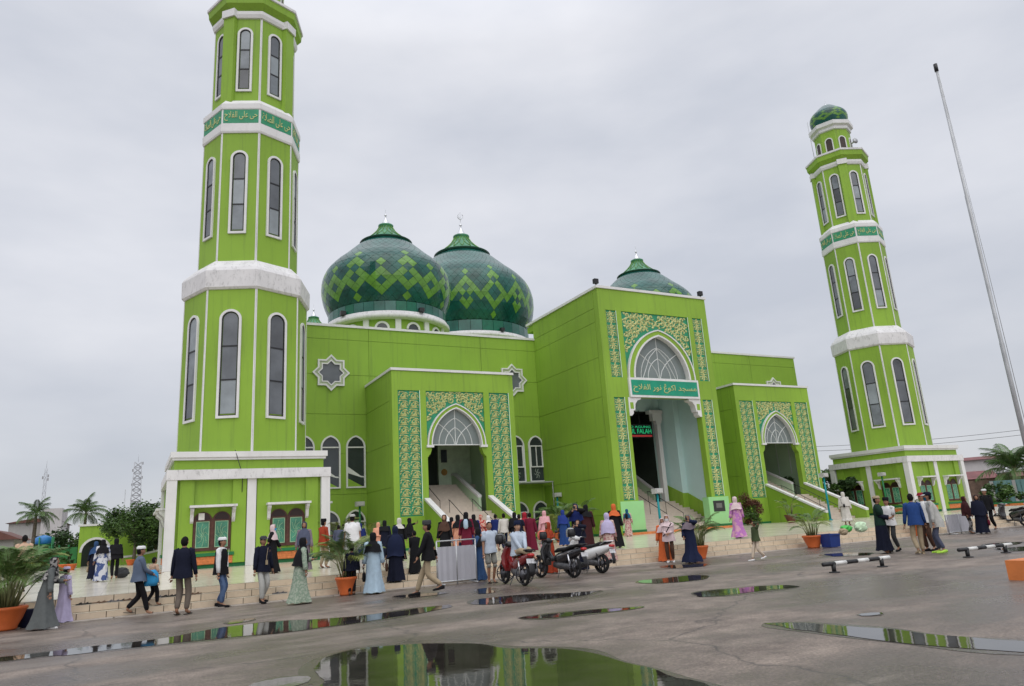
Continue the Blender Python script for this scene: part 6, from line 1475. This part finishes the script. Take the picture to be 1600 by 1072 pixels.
def sack(p, sx, sz, m_, label, name, seed, cat='bag'):
    rr = random.Random(seed); q = MB(); n, mm = 16, 9; P = []
    for j in range(mm+1):
        ph = pi*j/mm
        for i in range(n):
            t = 2*pi*i/n; k = 1+.14*sin(3*t+seed)+.08*sin(5*t+2*ph)+rr.uniform(-.13, .13); P.append((p.x+sx*k*sin(ph)**.7*cos(t), p.y+sx*.7*k*sin(ph)**.7*sin(t), p.z+sz*.5*(1-cos(ph)*(1+.05*sin(4*t)))+.002))
    q.add(P, [(j*n+i, j*n+(i+1) % n, (j+1)*n+(i+1) % n, (j+1)*n+i) for j in range(mm) for i in range(n)], 0, False); tag(q.build(name, m_, None), label, cat)
GRB = mat('green_plastic_bag', (.05, .45, .06), .35, .25, 9., .4, 12.); WHB = mat('pale_green_sack', (.50, .66, .45), .4, .25, 8., .5, 10.)
sack(gnd(1330, 832, T)+Vector((0, .2, 0)), .24, .26, GRB, 'bright green plastic bag on the terrace edge', 'plastic_bag', 3); sack(gnd(1341, 832, T)+Vector((.3, .1, 0)), .26, .36, WHB, 'pale green stuffed sack beside a bright green bag', 'sack', 5)
sack(gnd(1322, 836, T)+Vector((-.1, .0, 0)), .17, .22, F['khaki'], 'small khaki bundle next to the bright green bag', 'cloth_bundle', 8, 'bundle')
sack(gnd(190, 903, T), .25, .38, F['dgrey'], 'dark grey bag standing near the woman all in black', 'tote_bag', 4)
# sandals left on the steps
SND = [mat('sandal_black', (.02, .018, .017), .6), mat('sandal_brown', (.13, .075, .045), .6), mat('sandal_grey', (.10, .10, .11), .6)]
def sandals(x, y, z, k, label):
    p = atv(x, y, V0+(.2 if z < .2 else .5)); p.z = z; R = thing('pair_of_sandals', p, label, 'sandals', 'sandals left on the terrace steps'); rr = random.Random(k)
    for s in (-1, 1):
        a = rr.uniform(-.6, .6)+.6; d = Vector((cos(a), sin(a), 0)); w = Vector((-d.y, d.x, 0)); c = p+Vector((s*.065, rr.uniform(-.03, .03), .002)); q = MB()
        P = []
        for t_, hw in ((-.12, .03), (-.06, .036), (.04, .042), (.12, .03)): P += [c+d*t_-w*hw, c+d*t_+w*hw, c+d*t_+w*hw+Vector((0, 0, .022)), c+d*t_-w*hw+Vector((0, 0, .022))]
        q.add(P, [(4*j+i, 4*j+(i+1) % 4, 4*j+4+(i+1) % 4, 4*j+4+i) for j in range(3) for i in range(4)]+[(0, 1, 2, 3), (15, 14, 13, 12)])
        q.tube([c+w*.038+Vector((0, 0, .02)), c+d*.04+Vector((0, 0, .04)), c-w*.038+Vector((0, 0, .02))], .010, 5); q.build('sandal', SND[k % 3], R)
for k, (x, y, z) in enumerate([(130, 945, .32), (157, 943, .32), (178, 941, .32), (196, 936, .32), (206, 935, .32), (254, 930, .32), (263, 929, .32), (304, 929, .32), (437, 930, .16), (278, 931, .32)]):
    sandals(x, y, z, k, ('pair of black', 'pair of brown', 'pair of grey')[k % 3]+' sandals on a step '+('just past the lilac robed boy', 'below the white and blue printed gown', 'below the woman all in black', 'close behind the man in white cap', 'between the man in white cap and small boy', 'beside the small boy in tan shirt', 'between the small boy and the navy jacket', 'just past the navy jacket man', 'before the green patterned gown', 'right behind the navy jacket man')[k])
# ---------------------------------------------------------------- background, left
def Bv(x, y, v): return atv(x, y, v)
GV = 62.0
g0 = Bv(120, 880, GV); g1 = Bv(190, 880, GV); gt = Bv(123, 823, GV).z
R = thing('arched_gate', (g0.x, GV, 0), 'lime green pavilion with a white edged round arch', 'pavilion')
gx0, gx1 = g0.x, g1.x+1.6; gcx = Bv(149, 860, GV).x; ga = (Bv(172, 860, GV).x-Bv(126, 860, GV).x)/2*.92; gs = Bv(149, 862, GV).z; f = front(GV)
q = MB(); A = rarch(gcx, gs, ga)
q.box(gx0, GV, 0, gcx-ga, GV+.3, gt); q.box(gcx+ga, GV, 0, gx1, GV+.3, gt)
for a, b in zip(A[:-1], A[1:]): q.add([f(a[0], a[1], 0), f(b[0], b[1], 0), f(b[0], gt, 0), f(a[0], gt, 0), f(a[0], a[1], -.3), f(b[0], b[1], -.3)], [(0, 1, 2, 3), (0, 4, 5, 1)])
q.box(gx0, GV+.3, gt-.2, gx1, GV+5, gt); q.box(gx1-.3, GV+.3, 0, gx1, GV+5, gt-.2); q.build('wall', LIME, R)
MB().ring(rarch(gcx, gs, ga+.16), rarch(gcx, gs, ga), f, -.3, .05, 0, False).build('arch_trim', WHITE, R)
MB().box(gx0-.1, GV-.1, gt+.001, gx1+.1, GV+.35, gt+.14).build('parapet_cap', WHITE, R)
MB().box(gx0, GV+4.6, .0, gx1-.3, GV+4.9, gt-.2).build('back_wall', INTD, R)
# curving low green wall with white coping next to the gate
q = MB(); W1 = []; 
x0 = Bv(188, 870, 60.5).x
for k in range(13): t_ = k/12; W1.append((x0+t_*5.0, .95+.95*(t_**1.6)))
R = thing('low_wall', (x0, 60.5, 0), 'low lime green garden wall with rising white coping', 'wall')
q.prism([(a, b) for a, b in W1]+[(W1[-1][0], T-.4), (W1[0][0], T-.4)], front(60.5), -.2, 0); q.build('wall', LIME, R)
q = MB()
for (a, b), (c, d) in zip(W1[:-1], W1[1:]): q.prism([(a, b), (c, d), (c, d+.14), (a, b+.14)], front(60.5), -.24, .05)
q.build('coping', WHITE, R)
# green fence panels left of the gate
R = thing('green_fence', (Bv(75, 880, 64).x, 64, 0), 'dark green sheet fence with posts left of the arched gate', 'fence')
xa, xb = Bv(60, 880, 64).x, Bv(120, 880, 64).x; zt = Bv(100, 856, 64).z
for k in range(4):
    a = xa+(xb-xa)*k/4; MB().box(a+.04, 64, .1, a+(xb-xa)/4-.04, 64.05, zt).build('panel', mat('fence_green', (.03, .19, .05), .5, .15, 2.), R); MB().box(a-.06, 63.95, 0, a+.05, 64.1, zt+.2).build('post', DKGREEN, R)
fr = MB(); R = thing('water_tank_frame', (Bv(75, 870, 66).x, 66, 0), 'green steel frame with a blue water tank', 'tank')
tx0, tx1 = Bv(62, 840, 66).x, Bv(82, 840, 66).x; tz0, tz1 = Bv(70, 850, 66).z, Bv(70, 838, 66).z
for x in (tx0, tx1):
    for y in (66, 67.2): fr.tube([(x, y, 0), (x, y, tz0+.5)], .05, 6)
for z in (1.2, tz0-.05):
    for y in (66, 67.2): fr.tube([(tx0, y, z), (tx1, y, z)], .04, 6)
    for x in (tx0, tx1): fr.tube([(x, 66, z), (x, 67.2, z)], .04, 6)
fr.build('frame', DKGREEN, R); c_ = ((tx0+tx1)/2-.2, 66.6)
MB().lathe([(.5, tz0), (.55, tz0+.05), (.55, tz1-.1), (.4, tz1), (.15, tz1+.08), (.0, tz1+.1)], 20, c_).build('tank', mat('tank_blue', (.03, .18, .45), .4), R)
def block(name, v, x0, x1, y0, depth, m_, label, roof=None, rooflift=0, wins=(), cat='building', D=None):
    a = Bv(x0, y0, v); b = Bv(x1, y0, v); R = thing(name, (a.x, v, 0), label, cat); z = a.z
    MB().box(a.x, v, 0, b.x, v+depth, z).build('wall', m_, R)
    if roof: MB().add([(a.x-.5, v-.5, z), (b.x+.5, v-.5, z), (b.x+.5, v+depth+.5, z), (a.x-.5, v+depth+.5, z), ((a.x+b.x)/2, v-.5, z+rooflift), ((a.x+b.x)/2, v+depth+.5, z+rooflift)], [(0, 4, 5, 3), (1, 2, 5, 4), (0, 1, 4), (2, 3, 5), (0, 3, 2, 1)]).build('roof', roof, R)
    for (p, q_, w, h) in wins:
        MB().box(a.x+(b.x-a.x)*p, v-.06, z*q_, a.x+(b.x-a.x)*p+w, v-.01, z*q_+h).build('window', GLASS, R)
    return R
CONC = mat('aged_concrete', (.36, .35, .34), .8, .15, .3, dirt=(.15, .14, .13), dirt_amt=.5); RUSTR = mat('rusty_roof', (.13, .055, .045), .7, .35, .6); PINKW = mat('faded_white_wall', (.52, .50, .50), .8, .1, .4, dirt=(.2, .19, .18), dirt_amt=.4)
block('warehouse', 150, 14, 92, 818, 25, CONC, 'grey concrete warehouse behind the palms', RUSTR, .7, ((.2, .6, 1.2, .5), (.5, .6, 1.2, .5), (.75, .62, 1.2, .5)))
block('concrete_tower_block', 149, 66, 98, 795, 12, PINKW, 'plain windowless white block rising from the warehouse')
block('shed', 80, -40, 22, 846, 9, CONC, 'low grey shed with dark sloping roof and blue door', RUSTR, .9, ((.8, .2, 1.0, 1.6),))
def mast(v, xb, yt, w0, w1, label, n=14, extra=0):
    t_ = Bv(xb, yt, v); R = thing('lattice_mast', (t_.x, v, 0), label, 'mast', 'telecom masts'); H = t_.z; q = MB(); st = mat('mast_steel', (.42, .43, .45), .5, .1); r_ = .11*w0/1.6
    for sx in (-1, 1):
        for sy in (-1, 1): q.tube([(t_.x+sx*w0, v+sy*w0, 0), (t_.x+sx*w1, v+sy*w1, H)], r_, 5)
    for k in range(n):
        a, b = k/n, (k+1)/n; wa, wb_ = w0+(w1-w0)*a, w0+(w1-w0)*b
        for s in (-1, 1):
            q.tube([(t_.x-wa, v+s*wa, H*a), (t_.x+wb_, v+s*wb_, H*b)], r_*.6, 4); q.tube([(t_.x+wa, v+s*wa, H*a), (t_.x-wb_, v+s*wb_, H*b)], r_*.6, 4); q.tube([(t_.x-wa, v+s*wa, H*a), (t_.x+wa, v+s*wa, H*a)], r_*.6, 4)
    q.build('lattice', st, R)
    an = MB()
    for k in range(6 if extra else 3):
        z = H*(1-.08*k) if extra else H*(.93-.02*k); s = (-1)**k
        an.box(t_.x+s*(w1+.5)-.25, v-.5, z-1.2, t_.x+s*(w1+.5)+.25, v-.1, z)
    an.build('antennas', mat('antenna_grey', (.3, .3, .31), .5), R); MB().tube([(t_.x, v, H), (t_.x, v, H+3.5)], .06, 4).build('lightning_rod', st, R)
mast(380, 72.5, 732, .8, .5, 'slim lattice telecom mast above the coconut palms')
mast(380, 216, 722, 2.6, 1.5, 'broad lattice telecom mast hung with antennas', 16, 1)
a = Bv(196, 765, 200); tag(MB().tube([(a.x, 200, 0), (a.x, 200, a.z)], .1, 6).build('steel_pole', GALV), 'thin steel pole beside the broad lattice mast', 'pole')
def base(x, y, v): p = Bv(x, y, v); return Vector((p.x, v, 0)), p.z
b0, zt = base(54, 806, 72); coconut(b0, 'coconut palm before the grey concrete warehouse', zt, 1.75, (.1, 0), 1)
b0, zt = base(134, 804, 82); coconut(b0, 'coconut palm rising behind the arched gate', zt, 2.15, (.0, 0), 2)
b0, zt = base(214, 790, 59); tree(b0, 'broad leafy tree with drooping branches beside the minaret', zt+.2, 2.2, 1.25, 11000, 2, .11, LEAFM, LEAFD, 46, drop=.35)
b0, zt = base(246, 800, 72); tree(b0, 'dark leafy tree behind the minaret base', zt+.8, 2.8, 2.2, 5000, 12, .16, LEAFD, LEAFM, 34)
b0, zt = base(95, 832, 70); tree(b0, 'dark leafy tree behind the green fence', zt+.2, 2.6, 1.4, 5200, 3, .15, LEAFD, LEAFM, 30)
b0, zt = base(60, 850, 67); tree(b0, 'low bushy tree under the coconut palm', zt, 1.9, .9, 3200, 4, .12, LEAFM, LEAFD, 20)
b0, zt = base(20, 872, 60); tree(b0, 'low dark hedge clump by the shed', zt+.3, 2.2, .7, 2600, 14, .12, LEAFM, LEAFD, 18, 'bush', 'bush')
b0, zt = base(108, 874, 61.0); tree(b0, 'small round garden bush before the arched gate', zt+.5, .5, .45, 900, 15, .07, LEAFM, LEAFD, 10, 'bush', 'bush')
for k, (x, y) in enumerate(((112, 885), (96, 888), (203, 884))):
    p = gnd(x, y, T); p = Vector((Bv(x, y, 55).x, 55+k, T)); Rt = thing('clay_pot', p, ('small orange clay pot before the green fence', 'small round clay pot near the fence post', 'brown clay pot before the low garden wall')[k], 'pot'); q = MB(); pot(q, .28, .38); q.v = [tuple(Vector(v)+p) for v in q.v]; q.build('pot', POTM, Rt)
# ---------------------------------------------------------------- background, right
def Bd(x, y, D): d = ray(x, y); t_ = D/math.hypot(d.x, d.y); return Vector((d.x*t_, d.y*t_, EYE+d.z*t_))
def wallD(name, pts, D, zb, m_, label, th=.25, cat='wall', cap=None):
    (x0, y0), (x1, y1) = pts; a, b = Bd(x0, y0, D), Bd(x1, y1, D); R = thing(name, (a.x, a.y, 0), label, cat); d = (b-a); d.z = 0; d.normalize(); n = Vector((d.y, -d.x, 0)); L = Vector((b.x-a.x, b.y-a.y)).length
    f = face((a.x, a.y, 0), d, n); MB().prism([(0, zb), (L, zb), (L, b.z), (0, a.z)], f, -th, 0).build('wall', m_, R)
    if cap: MB().prism([(-.05, a.z), (L, b.z), (L, b.z+.15), (-.05, a.z+.15)], f, -th-.05, .06).build('coping', cap, R)
    return R, f, L, a
R, f, L, a = wallD('boundary_wall', ((1515, 790), (1720, 778)), 95, 0, LIME, 'low lime green boundary wall with dark green coping', cap=DKGREEN)
MB().prism([(-.1, 0), (L, 0), (L, .45), (-.1, .45)], f, .001, .05).build('brick_base', BRICKO, R)
tx = mat('teal_sheet', (.13, .25, .25), .5, .15, 1.); ru = mat('rust_sheet', (.20, .13, .10), .7, .4, 1.5); rd = mat('red_roof_sheet', (.17, .055, .055), .65, .3, .8)
R, f, L, a = wallD('sheet_fence', ((1545, 752), (1720, 742)), 104, 0, tx, 'teal corrugated sheet fence beyond the boundary wall', .1, 'fence')
for k in range(24): MB().prism([(L*k/24+.05, .2), (L*(k+1)/24-.05, .2), (L*(k+1)/24-.05, a.z-.05), (L*k/24+.05, a.z-.05)], f, .001, .06+.03*(k % 2)).build('sheet', tx if k % 5 else CONC, R)
R, f, L, a = wallD('timber_shack', ((1508, 752), (1548, 750)), 110, 0, ru, 'weathered plank shack with rust stains', 5, 'shack')
for k in range(12): MB().prism([(L*k/12+.02, .2), (L*(k+1)/12-.02, .2), (L*(k+1)/12-.02, a.z-.04*(k % 3)), (L*k/12+.02, a.z-.04*(k % 3))], f, .001, .04+.02*(k % 2)).build('plank', ru, R)
def house(x0, x1, ye, yr, D, depth, wall, roofm, label):
    a, b, r_ = Bd(x0, ye, D), Bd(x1, ye, D), Bd((x0+x1)/2, yr, D); R = thing('house', (a.x, a.y, 0), label, 'house'); d = b-a; d.z = 0; L = d.length; d.normalize(); n = Vector((-d.y, d.x, 0)); z = (a.z+b.z)/2
    f = face((a.x, a.y, 0), d, n); MB().prism([(0, 0), (L, 0), (L, z), (0, z)], f, 0, depth).build('wall', wall, R)
    MB().add([f(-.6, z, -.8), f(L+.6, z, -.8), f(L+.6, z, depth+.8), f(-.6, z, depth+.8), f(L*.06, r_.z, depth/2), f(L*.94, r_.z, depth/2)], [(0, 1, 5, 4), (2, 3, 4, 5), (0, 4, 3), (1, 2, 5), (0, 3, 2, 1)]).build('roof', roofm, R)
    for k in range(4): MB().prism([(L*(.12+.22*k), z*.55), (L*(.12+.22*k)+1, z*.55), (L*(.12+.22*k)+1, z*.55+1), (L*(.12+.22*k), z*.55+1)], f, -.05, -.01).build('window', GLASS, R)
house(1500, 1565, 718, 711, 190, 14, PINKW, rd, 'long white building with dull red roof above the shack')
house(1509, 1556, 748, 734, 122, 10, ru, rd, 'low shack house under a rusty red sheet roof')
house(1560, 1680, 742, 733, 135, 10, ru, rd, 'low house with brown roof behind the teal fence')
p = Bd(1583, 738, 108); coconut(Vector((p.x, p.y, 0)), 'coconut palm above the teal sheet fence', p.z, 4.6, (.3, 0), 5, 20)
p = Bd(1560, 765, 100); tree(Vector((p.x, p.y, 0)), 'green bush growing over the boundary wall', p.z+.4, 2.4, 1.3, 3000, 22, .2, LEAFM, LEAFG, 18, 'bush', 'bush')
p = Bd(1300, 742, 100); tree(Vector((p.x, p.y, 0)), 'dark tree glimpsed past the side portal', p.z+1, 3.5, 2.5, 3500, 23, .3, LEAFD, LEAFM, 22)
# power lines
q = MB()
for dz in (0, .9):
    A_, B_2 = Bd(1180, 700, 160), Bd(1720, 655, 160); q.tube([A_.lerp(B_2, t_)+Vector((0, 0, -dz-9*t_*(1-t_)*.5)) for t_ in [k/16 for k in range(17)]], .035, 4)
tag(q.build('power_line', BLACKM), 'pair of thin power lines crossing behind the minaret', 'power line')
# far tree belt beyond the compound
rr = random.Random(9); q = MB()
for i in range(16000):
    a = rr.uniform(-1.1, 1.35); D = rr.uniform(230, 320); h = 2.5+2.6*abs(sin(a*23)+.6*sin(a*57+1))*rr.random()**.5
    c = Vector((D*sin(a+YAW*.6), D*cos(a+YAW*.6), h*rr.random()+.3)); l = rr.uniform(.5, 1.1); u = Vector((rr.gauss(0, 1), rr.gauss(0, 1), rr.gauss(0, .6))).normalized()*l; w = Vector((rr.gauss(0, 1), rr.gauss(0, 1), rr.gauss(0, 1))).normalized()*l*.6
    q.add([c-u, c+w, c+u, c-w], [(0, 1, 2, 3)], i % 2)
tag(q.build('tree_belt', [LEAFD, LEAFM], fix=False), 'far belt of low trees beyond the compound', 'trees', kind='stuff')
